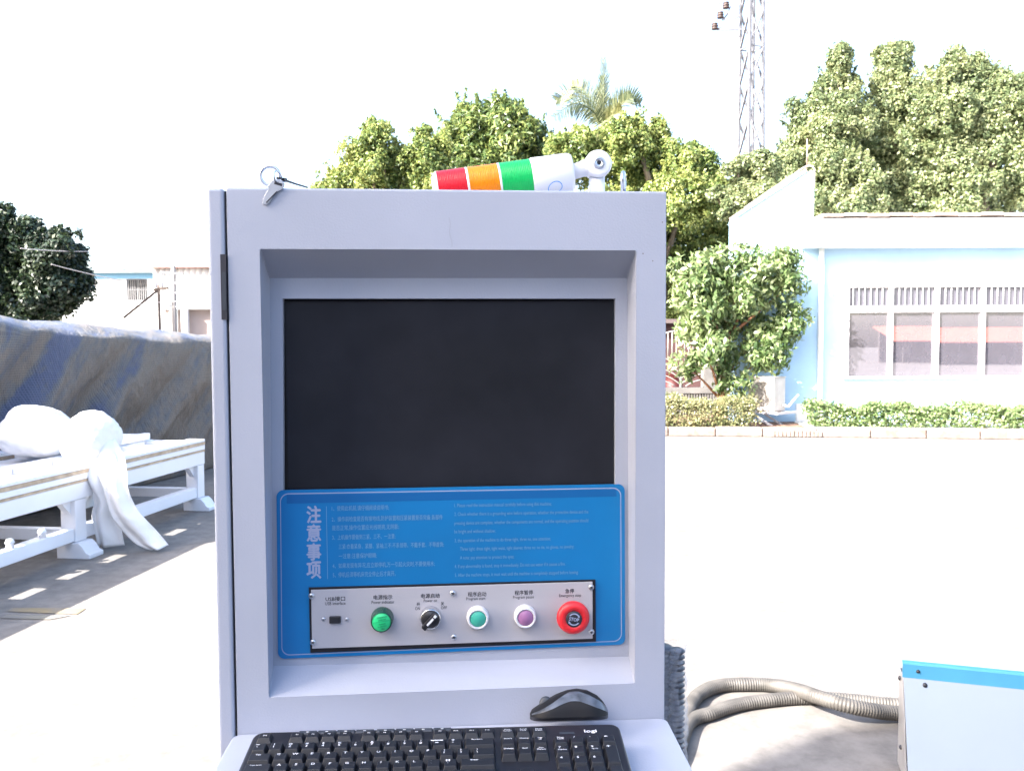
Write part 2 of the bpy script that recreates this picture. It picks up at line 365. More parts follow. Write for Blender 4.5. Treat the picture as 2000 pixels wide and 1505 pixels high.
# ================================================================== single-storey workshop on the right
FY = 15.0
def F(px, py, y=FY): p = atY(px, py, y); return p.x, p.z
M['wall_blue'] = mat('pale_blue_paint', (.42, .62, .82), .75, var=.08, vs=1.5, bump=.1, bs=60)
M['wall_white'] = mat('white_paint', (.78, .78, .77), .75, var=.08, vs=1.2, bump=.1, bs=60)
M['coping'] = mat('coping_tile', (.60, .48, .42), .7, var=.25, vs=4)
M['frame'] = mat('window_frame', (.50, .48, .50), .45)
def glass(name, tint, refl, dust_sheen=.16):
    m = bpy.data.materials.new(name); m.use_nodes = True; nt = m.node_tree; p = nt.nodes['Principled BSDF']; out = nt.nodes['Material Output']
    p.inputs['Base Color'].default_value = (*tint, 1); p.inputs['Roughness'].default_value = .35
    gl = nd(nt, 'ShaderNodeBsdfGlossy'); gl.inputs['Roughness'].default_value = .015; gl.inputs['Color'].default_value = (.95, .93, .97, 1)
    ms = nd(nt, 'ShaderNodeMixShader'); tc = nd(nt, 'ShaderNodeTexCoord'); nz = nd(nt, 'ShaderNodeTexNoise'); nz.inputs['Scale'].default_value = 5; nz.inputs['Detail'].default_value = 6
    mr = nd(nt, 'ShaderNodeMapRange'); mr.inputs[1].default_value = .3; mr.inputs[2].default_value = .7; mr.inputs[3].default_value = refl * 1.1; mr.inputs[4].default_value = refl * .85
    nt.links.new(tc.outputs['Object'], nz.inputs['Vector']); nt.links.new(nz.outputs['Fac'], mr.inputs[0]); nt.links.new(mr.outputs[0], ms.inputs[0])
    nt.links.new(p.outputs[0], ms.inputs[1]); nt.links.new(gl.outputs[0], ms.inputs[2]); nt.links.new(ms.outputs[0], out.inputs['Surface'])
    return m
M['glass'] = glass('tinted_pane', (.085, .08, .10), .30)
M['glass_up'] = glass('upper_pane', (.085, .085, .11), .10)
wx0, wz1 = F(1652, 557); _, wz0 = F(1652, 735)
bx0, gz1 = F(1437, 425); _, gz_t = F(1575, 335); gx1 = F(1575, 335)[0]; gx2, _ = F(1590, 335); _, pz = F(1600, 430); ex0, ez = F(1563, 486)
bx1 = bx0 + 18.0; BACK = 6.0; wx1 = wx0 + 90 * 7 * mpp(FY); BG = .1
bld = empty('workshop_building', (0, FY, 0), 0, 'white and pale blue single-storey workshop with a long row of windows', 'building')
MB().prism([(bx0, 0, BG), (wx0, 0, BG), (wx0, 0, pz), (gx2, 0, pz), (gx2, 0, gz_t), (gx1, 0, gz_t), (bx0, 0, gz1)], (0, .45, 0)).build('gable_wing', M['wall_blue'], bld)
MB().box(wx0 + .002, bx1, 0.001, BACK, BG, wz0).build('lower_wall', M['wall_blue'], bld)
MB().box(wx0 + .002, bx1, 0.001, BACK, wz1, pz).build('upper_wall', M['wall_blue'], bld)
MB().box(wx1, bx1, 0.002, BACK, wz0 + .001, wz1 - .001).build('end_wall', M['wall_blue'], bld)
MB().box(wx0 + .002, wx1, .9, .95, wz0, wz1).build('room_wall', mat('dark_room', (.08, .08, .10), .8), bld)
MB().box(ex0, bx1 + .3, -.36, -.002, ez, pz - .02).build('eave_fascia', M['wall_white'], bld, bevel=.01)
tx = gx2 + .01; k = 0
while tx < bx1:
    w_ = 43 * mpp(FY); MB().box(tx, tx + w_ - .012, -.40, .25, pz + .002 + .012 * (k % 2), pz + .055 + .012 * (k % 2)).build('coping_tile', M['coping'], bld, bevel=.012); tx += w_; k += 1
MB().box(gx2 - .0, bx1, .26, BACK - .2, pz + .002, pz + .06).build('roof_deck', M['wall_white'], bld)
# raking coping and rail along the gable
sl = Vector((gx1 - bx0, 0, gz_t - gz1)); nn_ = 9
for k in range(nn_):
    a = Vector((bx0, 0, gz1)) + sl * (k / nn_); b = Vector((bx0, 0, gz1)) + sl * ((k + .94) / nn_)
    MB().bar(a + Vector((0, .2, .03)), b + Vector((0, .2, .03)), .46, .05).build('coping_tile', M['coping'], bld)
rail = [Vector((bx0 + .15, -.02, gz1 + .17)), Vector((gx1 - .05, -.02, gz_t + .07)), Vector((gx1 + .03, -.02, gz_t + .10)), Vector((gx2 - .03, -.02, gz_t + .085)), Vector((gx2, -.02, gz_t + .03)), Vector((gx2, -.02, gz_t - .3))]
rl = MB().tube(rail, .012, 8).build('roof_rail', M['frame'], bld)
for k in range(4):
    p_ = rail[0].lerp(rail[1], (k + .5) / 4); MB().tube([p_, p_ - Vector((0, 0, .12))], .008, 6).build('rail_stay', M['frame'], rl)
MB().tube([(gx1, -.02, gz_t + .05), (gx1, -.02, gz_t + .58)], .009, 6).build('lightning_rod', mat('rusty_rod', (.30, .22, .20), .6), bld)
ppx, _ = F(1601, 600)
MB().tube([(ppx, -.06, BG), (ppx, -.06, ez)], .05, 14).build('drain_pipe', M['wall_white'], bld)
# windows
P9 = 90 * mpp(FY); _, tz0 = F(1700, 597); _, tz1 = F(1700, 610)
MB().box(wx0 - .02, wx1 + .02, -.05, .10, wz0 - .05, wz0 + .001).build('window_sill', M['frame'], bld)
MB().box(wx0, wx1, .02, .10, wz1 - .04, wz1 - .001).build('window_head', M['frame'], bld)
MB().box(wx0, wx1, .015, .10, tz1, tz0).build('transom', M['frame'], bld)
for k in range(8):
    x_ = wx0 + k * P9; x_ = min(max(x_, wx0 + .04), wx1 - .04)
    MB().box(x_ - .038, x_ + .038, .01, .105, wz0 + .002, wz1 - .002).build('mullion', M['frame'], bld)
rgp = random.Random(2)
for k in range(7):
    a, b = wx0 + k * P9 + .046, wx0 + (k + 1) * P9 - .046
    w_ = MB().box(a, b, .055 + .012 * (k % 2), .062 + .012 * (k % 2), wz0 + .004, tz1 - .003).build('window_pane', M['glass'], bld)
    w_.rotation_euler = (R(rgp.uniform(-.04, .04)), 0, 0)
    MB().box(a, b, .075, .08, tz0 + .003, wz1 - .042).build('upper_pane', M['glass_up'], bld)
    for j in range(1, 7):
        x_ = a + (b - a) * j / 7; MB().box(x_ - .008, x_ + .008, .035, .050, tz0 + .001, wz1 - .041).build('window_bar', M['frame'], bld)
MB().box(F(1563, 0)[0], F(1597, 0)[0], -.05, -.001, BG, BG + .35).build('plinth', M['wall_white'], bld)

# outdoor unit of the air conditioner on a bracket
ac0 = atY(1497, 803, 14.55)
acu = empty('air_conditioner_unit', (ac0.x, ac0.y, ac0.z), R(-50), 'white outdoor air conditioner unit on a wall bracket beside the clipped hedge', 'air conditioner')
M['ac'] = mat('ac_paint_shaded', (.48, .45, .41), .55, var=.12, vs=5)  # casing colour lowered to stand in for the small tree's shade
MB().box(-.26, .26, -.18, .18, .02, .60).build('casing', M['ac'], acu, bevel=.012)
MB().box(-.27, .27, -.19, .19, .601, .622).build('lid', M['ac'], acu, bevel=.006)
MB().lathe((.03, -.182, .32), (0, -1, 0), [(.215, 0), (.215, .012), (.20, .014), (.195, .004), (.0001, .004)], 40).build('fan_opening', mat('ac_dark', (.16, .15, .15), .7), acu)
for k in range(7): 
    r_ = .03 + .026 * k; MB().tube([(.03 + r_ * math.cos(2*math.pi*j/28), -.198, .32 + r_ * math.sin(2*math.pi*j/28)) for j in range(29)], .004, 5, cap=False).build('grille_ring', M['ac'], acu)
MB().box(-.235, -.19, -.1825, -.179, .50, .56).build('blue_sticker', mat('sticker_blue', (.05, .22, .6), .5), acu)
MB().box(.2605, .263, -.09, .09, .06, .56).build('service_panel', M['ac'], acu)
wl = atY(1540, 808, 14.6)
for dy in (-.16, .16):
    MB().bar((-.3, dy, -.01), (.36, dy, -.01), .04, .035).build('bracket_bar', M['frame'], acu)
    MB().bar((-.20, dy, -.03), (.34, dy, -.30), .035, .03).build('bracket_strut', M['frame'], acu)
MB().bar((.36, -.25, -.01), (.36, .45, -.01), .04, .04).build('bracket_bar', M['frame'], acu)
MB().tube([(.27, .08, .12), (.36, .12, .10), (.42, .2, .22), (.44, .3, .3)], .02, 8).build('coolant_pipe', M['wall_white'], acu)

# hedges
def hedge(label, s0, s1, t0, t1, z0, z1, n, seed, leaf, m):
    rg = np.random.default_rng(seed); nc = n // 14
    u = rg.random(nc) * (s1 - s0) + s0; face = rg.random(nc)
    t = np.where(face < .55, t0 + .05 * rg.random(nc), t0 + (t1 - t0) * rg.random(nc)); z = np.where(face < .55, z0 + (z1 - z0) * rg.random(nc), z1 - .05 * rg.random(nc))
    z = z + .045 * np.sin(u * 5.1 + 1) * (z - z0) / (z1 - z0) + .03 * np.sin(u * 13); keep = np.ones(nc, bool)
    o3 = np.array(KA)[None, :] + u[:, None] * np.array(kd) + t[:, None] * np.array(kn); o3[:, 2] = z
    ii = np.repeat(np.arange(nc), 14); mm = len(ii); cen = o3[ii] + rg.normal(size=(mm, 3)) * .045
    cen[:, 2] = np.maximum(cen[:, 2], z0 - .01)
    nrm = unit(np.array([-.1, -.6, .75]) + rg.normal(size=(mm, 3)) * .55); ax = unit(np.cross(nrm, rg.normal(size=(mm, 3))))
    base = K((s0 + s1) / 2, (t0 + t1) / 2, z0)
    e = empty('hedge', base, 0, label, 'hedge', None)
    ln = leaf * (.7 + .6 * rg.random(mm)); o = link('foliage', leaf_mesh('foliage', cen - np.array(base), ax, nrm, ln, ln * .55, m), e); o['kind'] = 'stuff'
    rn = random.Random(seed); x = s0 + .1
    while x < s1:
        a = K(x, (t0 + t1) / 2 + rn.uniform(-.1, .1), z0 - .02) - base; b = K(x + rn.uniform(-.15, .15), (t0 + t1) / 2 + rn.uniform(-.2, .1), z1 - .08) - base
        MB().tube([a, (a + b) / 2 + Vector((rn.uniform(-.04, .04), 0, 0)), b], [.012, .009, .004], 5).build('stem', M['bark'], e); x += .28
    return e
hedge('clipped dry green hedge in the planting bed by the grille fence', -3.0, 1.52, .36, .95, .13, .54, 24000, 21, .045, M['lf_hedge'])
hedge('low bright green hedge under the workshop windows', 2.42, 12.5, .55, .95, .13, .45, 36000, 22, .06, M['lf_bright'])

# fence with fan shaped grille, low ribbed wall
gy = 16.6
fen = empty('grille_fence', (0, gy, 0), 0, 'white fan pattern metal grille on a low ribbed wall behind the clipped hedge', 'fence')
gx = lambda px: atY(px, 700, gy).x; gzv = lambda py: atY(1330, py, gy).z
M['grille'] = mat('grille_shaded', (.22, .22, .21), .5)  # white grille darkened in colour to stand in for tree shade
M['ribwall'] = mat('ribbed_wall_shaded', (.12, .117, .115), .8, var=.25, vs=6)  # base colour lowered too, tree shade put into the wall tone
MB().box(gx(1180), gx(1425), 0, .18, 0, gzv(768)).build('base_wall', M['ribwall'], fen)
MB().box(gx(1180), gx(1426), -.05, .22, gzv(768) + .001, gzv(757)).build('wall_cap', M['ribwall'], fen)
k = 1182
while k < 1424:
    MB().box(gx(k), gx(k + 2.6), -.035, -.001, .1, gzv(769)).build('rib', M['ribwall'], fen); k += 5.4
for panel in (0, 1):
    c = 1330 - panel * 88
    cx = gx(c); zb, zt_ = gzv(756), gzv(655); hw = 41 * mpp(gy)
    MB().bar((cx, .05, zb), (cx, .05, gzv(697)), .03).build('centre_bar', M['grille'], fen)
    for sgn in (-1, 1):
        for j in range(5):
            z0_ = gzv(718) - j * .115; pts = [(cx + sgn * hw * t, .05, min(gzv(655), z0_ + (.62 * t - .28 * t * t) * .62)) for t in [i / 8 for i in range(9)]]
            pts = [p for p in pts if p[2] >= zb]
            if len(pts) > 1: MB().tube(pts, .012, 6).build('curved_bar', M['grille'], fen)
        for j in range(1, 5):
            x_ = cx + sgn * hw * j / 5; MB().tube([(x_, .05, gzv(718) + (.62 * j / 5 - .28 * (j / 5) ** 2) * .62), (x_, .05, zt_ + .10 - .10 * (j / 5) ** 2)], .011, 6).build('upright_bar', M['grille'], fen)
    MB().tube([(cx + hw * t, .05, zt_ + .10 - .10 * t * t) for t in [i / 8 - 1 for i in range(17)]], .016, 6).build('arched_rail', M['grille'], fen)
    for sgn in (-1, 1): MB().bar((cx + sgn * (hw + .02), .05, zb), (cx + sgn * (hw + .02), .05, zt_ + .02), .045).build('post', M['grille'], fen)
MB().box(gx(1376), gx(1398), -.02, .22, 0, gzv(655)).build('pillar', M['ribwall'], fen)
M['maroon'] = mat('maroon_wall', (.055, .022, .022), .8, var=.3, vs=2)
mw_ = empty('maroon_shed', (atY(1330, 700, 20).x, 20, 0), 0, 'dark maroon shed wall seen through the grille fence', 'shed')
MB().box(-3.5, 1.6, 0, 3, 0, 2.05).build('wall', M['maroon'], mw_)
MB().box(-3.7, 1.8, -.3, 3.2, 2.06, 2.16).build('roof', mat('shed_roof_dark', (.08, .06, .06), .8), mw_)
rb = atY(1315, 735, 18.2)
sc = empty('red_drum', (rb.x, rb.y, 0), 0, 'bright red drum standing between the grille fence and maroon shed', 'drum')
MB().lathe((0, 0, 0), (0, 0, 1), [(.2, 0), (.2, .3), (.212, .31), (.2, .32), (.2, .6), (.212, .61), (.2, .62), (.2, .9), (.206, .905), (.19, .9), (.19, .885), (.0001, .885)], 28).build('shell', mat('drum_red_shaded', (.05, .004, .005), .6), sc)  # red lowered to stand in for the shade behind the fence

# ================================================================== trees
tree('mango_tree', 'rounded deep green mango tree rising behind the signal lamp', atY(960, 800, 27).xy.to_3d(),
     pxb([(905, 268, 45), (960, 248, 38), (992, 246, 34), (1015, 280, 42), (945, 300, 60), (1040, 298, 30), (880, 300, 34), (985, 300, 50), (925, 380, 70), (1010, 380, 70), (965, 480, 80)], 27, .3, 2), 44000, .23, M['lf_mango'], 11, clump=.42, per=22, ratio=.30, droop=.45, trunk_r=.3, shell=.8, shoots=.1)
tree('ficus_tree', 'yellow green ficus tree with feathery tips behind the red lamp end', atY(740, 800, 25).xy.to_3d(),
     pxb([(662, 358, 26), (690, 335, 28), (705, 315, 26), (735, 262, 24), (733, 244, 11), (748, 285, 28), (720, 300, 26), (770, 335, 42), (800, 318, 22), (826, 300, 22), (828, 262, 13), (826, 280, 16), (812, 350, 40), (850, 330, 30), (855, 295, 20), (730, 345, 40), (690, 375, 40), (780, 430, 90), (840, 420, 70), (740, 520, 90), (630, 385, 20)], 25, .3, 3), 70000, .10, M['lf_yellow'], 12, clump=.24, per=24, ratio=.6, trunk_r=.25, shell=.7)
tree('ficus_tree', 'broad yellow green ficus tree behind the palm and the cabinet corner', atY(1290, 800, 23).xy.to_3d(),
     pxb([(1100, 300, 32), (1130, 282, 26), (1120, 330, 40), (1215, 290, 42), (1240, 265, 28), (1285, 258, 17), (1275, 290, 32), (1255, 320, 55), (1190, 320, 40), (1330, 335, 38), (1352, 305, 20), (1372, 335, 30), (1395, 370, 28), (1330, 400, 62), (1390, 420, 40), (1260, 400, 70), (1345, 480, 72), (1410, 480, 34), (1330, 560, 70), (1385, 560, 40), (1200, 480, 90), (1340, 620, 55)], 23, .3, 4), 100000, .098, M['lf_yellow'], 13, clump=.24, per=24, ratio=.6, trunk_r=.3, shell=.72)
tree('ficus_tree', 'tall pale green ficus tree with a pointed top above the gable', atY(1620, 800, 22).xy.to_3d(),
     pxb([(1644, 105, 13), (1640, 130, 20), (1632, 165, 32), (1606, 195, 28), (1660, 195, 30), (1585, 250, 44), (1640, 250, 50), (1688, 250, 26), (1565, 300, 40), (1615, 310, 60), (1540, 335, 36), (1640, 380, 70), (1570, 390, 50), (1520, 350, 30)], 22, .3, 5), 76000, .092, M['lf_ficus'], 14, clump=.24, per=24, ratio=.6, trunk_r=.3, shell=.75)
tree('ficus_tree', 'tall pale green ficus tree with two horned tips above the roof tiles', atY(1745, 800, 23).xy.to_3d(),
     pxb([(1718, 108, 14), (1742, 112, 20), (1768, 100, 12), (1740, 145, 36), (1745, 190, 44), (1740, 240, 56), (1790, 270, 40), (1700, 290, 40), (1745, 310, 72), (1720, 390, 70), (1790, 380, 70)], 23, .3, 6), 66000, .092, M['lf_ficus'], 15, clump=.24, per=24, ratio=.6, trunk_r=.3, shell=.75)
tree('ficus_tree', 'broad pale green ficus tree spreading over the workshop roof', atY(1900, 800, 22).xy.to_3d(),
     pxb([(1870, 110, 14), (1862, 140, 28), (1905, 135, 20), (1830, 175, 34), (1880, 180, 44), (1935, 165, 30), (1965, 190, 32), (1990, 180, 24), (1840, 240, 56), (1900, 250, 60), (1960, 250, 56), (2010, 230, 50), (1860, 330, 70), (1940, 340, 80), (2020, 320, 70), (1880, 400, 60), (1980, 400, 60), (2080, 260, 70)], 22, .3, 7), 92000, .092, M['lf_ficus'], 16, clump=.24, per=24, ratio=.6, trunk_r=.3, shell=.75)
tree('young_tree', 'small sparse pale tree between the lattice tower and the gable', atY(1470, 800, 20).xy.to_3d(),
     pxb([(1440, 330, 16), (1470, 345, 26), (1500, 330, 24), (1450, 380, 28), (1490, 385, 30), (1430, 410, 22), (1400, 385, 16)], 20, .3, 8), 14000, .09, M['lf_ficus'], 17, clump=.22, per=18, ratio=.6, trunk_r=.12)
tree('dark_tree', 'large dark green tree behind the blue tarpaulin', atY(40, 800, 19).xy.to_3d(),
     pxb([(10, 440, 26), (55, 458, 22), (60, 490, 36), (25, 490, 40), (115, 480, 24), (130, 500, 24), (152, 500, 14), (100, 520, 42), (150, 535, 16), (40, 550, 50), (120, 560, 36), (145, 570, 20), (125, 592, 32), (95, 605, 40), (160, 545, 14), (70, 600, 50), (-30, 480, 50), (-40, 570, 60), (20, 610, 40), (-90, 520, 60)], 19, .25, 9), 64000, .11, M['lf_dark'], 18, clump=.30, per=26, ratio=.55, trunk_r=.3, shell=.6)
tree('small_tree', 'small glossy tree with big drooping leaves before the gable wall', onZ(1402, 824, .12) if False else (atY(1402, 800, 14.75).x, 14.75, .12),
     pxb([(1400, 510, 24), (1385, 545, 34), (1350, 575, 34), (1372, 600, 40), (1355, 650, 34), (1400, 570, 40), (1440, 560, 34), (1480, 530, 36), (1520, 525, 36), (1470, 580, 34), (1540, 560, 26), (1430, 625, 40), (1535, 600, 24), (1380, 690, 34), (1420, 680, 34), (1470, 660, 34), (1530, 660, 30), (1500, 690, 34), (1540, 640, 20), (1480, 705, 24), (1350, 720, 22), (1420, 745, 24)], 14.55, .25, 10), 14000, .125, M['lf_bright'], 19, clump=.19, per=16, ratio=.40, droop=.75, trunk_r=.07, bark='bark_red', limbs=14, shell=.55, shoots=.12)

# palm
PY = 24.0; pc = atY(1176, 245, PY); pbase = Vector((pc.x, PY, 0))
palm = empty('palm_tree', pbase, 0, 'palm tree with arching fronds rising above the ficus', 'palm tree')
M['palm_trunk'] = mat('palm_trunk', (.42, .38, .32), .8, var=.2, vs=4, bump=.3, bs=12)
MB().tube([(0, 0, -.05), (.03, 0, pc.z * .4), (-.02, 0, pc.z * .8), (0, 0, pc.z - .3)], [.17, .13, .12, .13], 12).build('trunk', M['palm_trunk'], palm)
MB().lathe((0, 0, pc.z - .75), (0, 0, 1), [(.12, 0), (.14, .2), (.12, .6), (.06, .95)], 14).build('crownshaft', mat('palm_shaft', (.34, .38, .20), .5), palm)
rp = random.Random(4)
def frond(pxs, wid, drop, m, dy=0.0, up=False, side=(1, 1)):
    pts = smooth_path([atY(a, b, PY + dy * i / max(1, len(pxs) - 1)) - pbase for i, (a, b) in enumerate(pxs)], 9)
    mb = MB(); n = len(pts)
    mb.tube(pts, [.022 * (1 - .8 * i / n) for i in range(n)], 5)
    for i in range(1, n * 2 - 1):
        f_ = i / 2; a, b = pts[int(f_)], pts[min(n - 1, int(f_) + 1)]; c = a.lerp(b, f_ - int(f_)); t = i / (n * 2); d = (pts[min(n - 1, int(f_) + 1)] - pts[max(0, int(f_) - 1)]).normalized()
        w = wid * math.sin(math.pi * min(1, .12 + .86 * t)) ** .6 * (.85 + .3 * rp.random())
        sd = d.cross(Vector((0, -1, 0))).normalized()
        for s_ in (-1, 1):
            if not side[0 if s_ < 0 else 1]: continue
            tip = c + (sd * s_ * .75 + d * .55 + Vector((0, rp.uniform(-.5, .2), -drop + rp.uniform(-.15, .1)))).normalized() * w
            mid = c.lerp(tip, .5) + Vector((0, 0, .06 * w)); h = d * .015
            mb.add([c - h, c + h, mid + h * 1.1, mid - h * 1.1, tip], [(0, 1, 2, 3), (3, 2, 4)])
    return mb.build('frond', m, palm)
c0 = (1175, 245)
frond([c0, (1178, 210), (1180, 170), (1178, 118)], .42, -.7, M['lf_palm'], -.3)
frond([c0, (1170, 210), (1172, 185), (1178, 150)], .38, -.7, M['lf_palm'], .3)
frond([c0, (1155, 215), (1120, 203), (1083, 228)], .62, .45, M['lf_palm'], -1.2)
frond([c0, (1150, 205), (1115, 184), (1085, 196)], .55, .2, M['lf_palm'], .8)
frond([c0, (1160, 205), (1135, 172), (1118, 168)], .5, -.2, M['lf_palm'], .4)
frond([c0, (1195, 212), (1225, 190), (1250, 202)], .55, -.5, M['lf_palm'], .6)
frond([c0, (1198, 220), (1218, 200), (1232, 192)], .45, -.1, M['lf_palm'], -.5)
frond([c0, (1195, 235), (1207, 240), (1213, 290)], .55, .9, M['lf_palm_young'], -.7)
frond([c0, (1168, 255), (1155, 275), (1135, 305)], .5, .8, M['lf_palm_young'], -.5)
frond([c0, (1190, 230), (1205, 222), (1214, 215)], .4, .1, M['lf_palm_young'], -.4)
frond([c0, (1172, 252), (1166, 275), (1162, 300)], .4, .8, M['lf_palm_young'], .3)
MB().lathe(atY(1190, 300, PY - .2) - pbase, (0, 0, 1), [(.02, -.15), (.13, -.08), (.16, 0), (.12, .1), (.03, .16)], 10).build('fruit_cluster', mat('palm_fruit', (.5, .30, .18), .8, var=.5, vs=30, bump=1, bs=40), palm)

# ================================================================== lattice tower and power lines
TY = 42.0; tw0 = atY(1468, 100, TY); tbase = Vector((tw0.x, TY, 0))
tow = empty('lattice_tower', tbase, R(20), 'tall galvanised lattice tower with insulators rising behind the trees', 'tower')
M['galv'] = mat('galvanised', (.17, .17, .185), .6, .2, var=.3, vs=4)
M['rust'] = mat('rusty_insulator', (.05, .032, .030), .6)
THT = 24.0
def tw(z): return .50 - .006 * z                      # half width
cs = [(-1, -1), (1, -1), (1, 1), (-1, 1)]
for sx, sy in cs:
    MB().bar((sx * tw(0), sy * tw(0), 0), (sx * tw(THT), sy * tw(THT), THT), .12, .12).build('leg', M['galv'], tow)
z = .4; k = 0
while z < THT - 1.6:
    z2 = z + 1.78
    for q in range(4):
        (ax_, ay), (bx_, by) = cs[q], cs[(q + 1) % 4]
        a = Vector((ax_ * tw(z), ay * tw(z), z)); b = Vector((bx_ * tw(z2), by * tw(z2), z2))
        MB().bar(a, b, .11, .06).build('brace', M['galv'], tow)
        if k % 3 == 0: MB().bar(Vector((ax_ * tw(z), ay * tw(z), z)), Vector((bx_ * tw(z), by * tw(z), z)), .06, .05).build('brace', M['galv'], tow)
    z = z2; k += 1
Ti = Matrix.Rotation(-R(20), 4, 'Z')
def TP_(px, py): return Ti @ (atY(px, py, TY) - tbase)
arm_tip = TP_(1400, 58); 
for a, b in ((TP_(1448, 58), arm_tip), (TP_(1446, 30), arm_tip), (TP_(1444, 5), TP_(1410, 40)), (TP_(1436, -5), TP_(1410, 48))):
    MB().bar(a, b, .07, .06).build('cross_arm', M['galv'], tow)
for px, py in ((1396, 50), (1407, 28), (1418, 9)):
    c = TP_(px, py); MB().lathe(c - Vector((0, 0, .22)), (0, 0, 1), [(.03, 0), (.16, .03), (.17, .08), (.05, .11), (.16, .15), (.17, .2), (.05, .23), (.15, .27), (.15, .31), (.03, .36)], 14).build('insulator', M['rust'], tow)
M['wire'] = mat('wire_grey', (.22, .23, .26), .5)
def wire(a, b, sag, r, label, grp, m=None):
    pts = [a.lerp(b, t / 24) - Vector((0, 0, sag * 4 * (t / 24) * (1 - t / 24))) for t in range(25)]
    o = MB().tube([p - a for p in pts], r, 5).build('power_line', m or M['wire'], None, a); return tag(o, label, 'power line', grp)
for k, ((px, py), (qx, qy), qY) in enumerate((((1396, 47), (-60, 235), 50), ((1407, 25), (-60, 168), 50), ((1418, 6), (-60, 118), 50), ((1428, -12), (-60, 92), 50), ((1420, -40), (-60, 10), 50))):
    wire(atY(px, py, TY), atY(qx, qy, qY), .25, .009, 'thin high power line running from the lattice tower over the yard', 'high power lines left of the tower')
for k, ((px, py), (qx, qy)) in enumerate((((1496, 5), (2080, 28)), ((1496, 27), (2080, 60)), ((1496, 48), (2080, 92)))):
    wire(atY(px, py, TY), atY(qx, qy, 40), .15, .009, 'thin high power line running from the lattice tower over the ficus trees', 'high power lines right of the tower')

# ================================================================== low house on the left
HY = 23.0
def H(px, py): p = atY(px, py, HY); return p.x, p.z
hs = empty('low_house', (0, HY, 0), 0, 'white low house with barred window beyond the tarpaulin', 'house')
hx0, hz = H(120, 533); hxm, _ = H(316, 533); hx1, hz2 = H(470, 527); hwx0, hwz1 = H(247, 545); hwx1, hwz0 = H(288, 587); _, band = H(200, 541)
M['house_white'] = mat('house_white', (.70, .72, .73), .8, var=.12, vs=1.0, bump=.1, bs=40)
for nm, b_ in (('wall', (hx0, hwx0, 0, .2, 0, hz)), ('wall', (hwx1, hxm, 0, .2, 0, hz)), ('wall', (hwx0, hwx1, 0, .2, 0, hwz0)), ('wall', (hwx0, hwx1, 0, .2, hwz1, hz))):
    MB().box(b_[0] + .001, b_[1], *b_[2:]).build(nm, M['house_white'], hs)
MB().box(hx0, hxm, -.02, -.002, band - .05, hz - .02).build('blue_band', mat('sky_blue_paint', (.25, .50, .72), .7), hs)
x_ = hx0 - .2; k = 0
while x_ < hxm + .2:
    MB().prism([(x_, -.35, hz + .02), (x_ + .24, -.35, hz + .075), (x_ + .48, -.35, hz + .02), (x_ + .24, -.35, hz + .055)], (0, 5, .55)).build('roof_sheet', mat('roof_grey', (.20, .24, .25), .6) if k == 0 else bpy.data.materials['roof_grey'], hs); x_ += .47; k += 1
MB().box(hx0, hxm, 4.6, 4.8, 0, hz).build('rear_wall', M['house_white'], hs)
MB().box(hwx0, hwx1, .12, .14, hwz0, hwz1).build('window_glass', mat('window_dark', (.012, .014, .02), .3), hs)
ww = hwx1 - hwx0; wh_ = hwz1 - hwz0
M['house_frame'] = mat('house_frame', (.26, .26, .27), .5)
for fx in (0, .48, .965): MB().box(hwx0 + ww * fx, hwx0 + ww * (fx + .035), .02, .10, hwz0, hwz1).build('window_frame', M['house_frame'], hs)
for fz in (0, .5, .96): MB().box(hwx0, hwx1, .03, .095, hwz0 + wh_ * fz, hwz0 + wh_ * (fz + .04)).build('window_frame', M['house_frame'], hs)
for j in range(1, 10):
    if j != 5: MB().box(hwx0 + ww * j / 10 - .009, hwx0 + ww * j / 10 + .009, .0, .019, hwz0, hwz1).build('window_bar', M['house_frame'], hs)
# corrugated annex
an = empty('corrugated_annex', (0, HY - .6, 0), 0, 'pale corrugated metal annex with pinkish base beside the low house', 'annex')
M['sheet'] = mat('pale_sheet', (.62, .62, .60), .6, var=.15, vs=2)
_, z_mid = H(380, 606)
x_ = hxm + .02
while x_ < hx1: MB().prism([(x_, 0, z_mid + .09), (x_ + .08, -.05, z_mid + .09), (x_ + .16, 0, z_mid + .09), (x_ + .16, .1, z_mid + .09), (x_, .1, z_mid + .09)], (0, 0, hz2 - z_mid - .09)).build('wall_sheet', M['sheet'], an); x_ += .165
MB().box(hxm + .02, hx1, .12, 4, 0, z_mid).build('base_wall', mat('pink_render', (.42, .35, .33), .8, var=.1, vs=2), an)
MB().box(hxm + .3, hx1, -.12, .12, z_mid, z_mid + .085).build('ledge', M['house_white'], an)
MB().box(hxm, hx1 + .1, -.2, 4, hz2 + .002, hz2 + .06).build('roof', mat('red_roof_pale', (.5, .28, .24), .7), an)
for px in (322, 345, 367): xx = H(px, 0)[0]; MB().box(xx - .08, xx + .08, -.18, -.02, 0, z_mid - .002).build('column', M['house_white'], an)
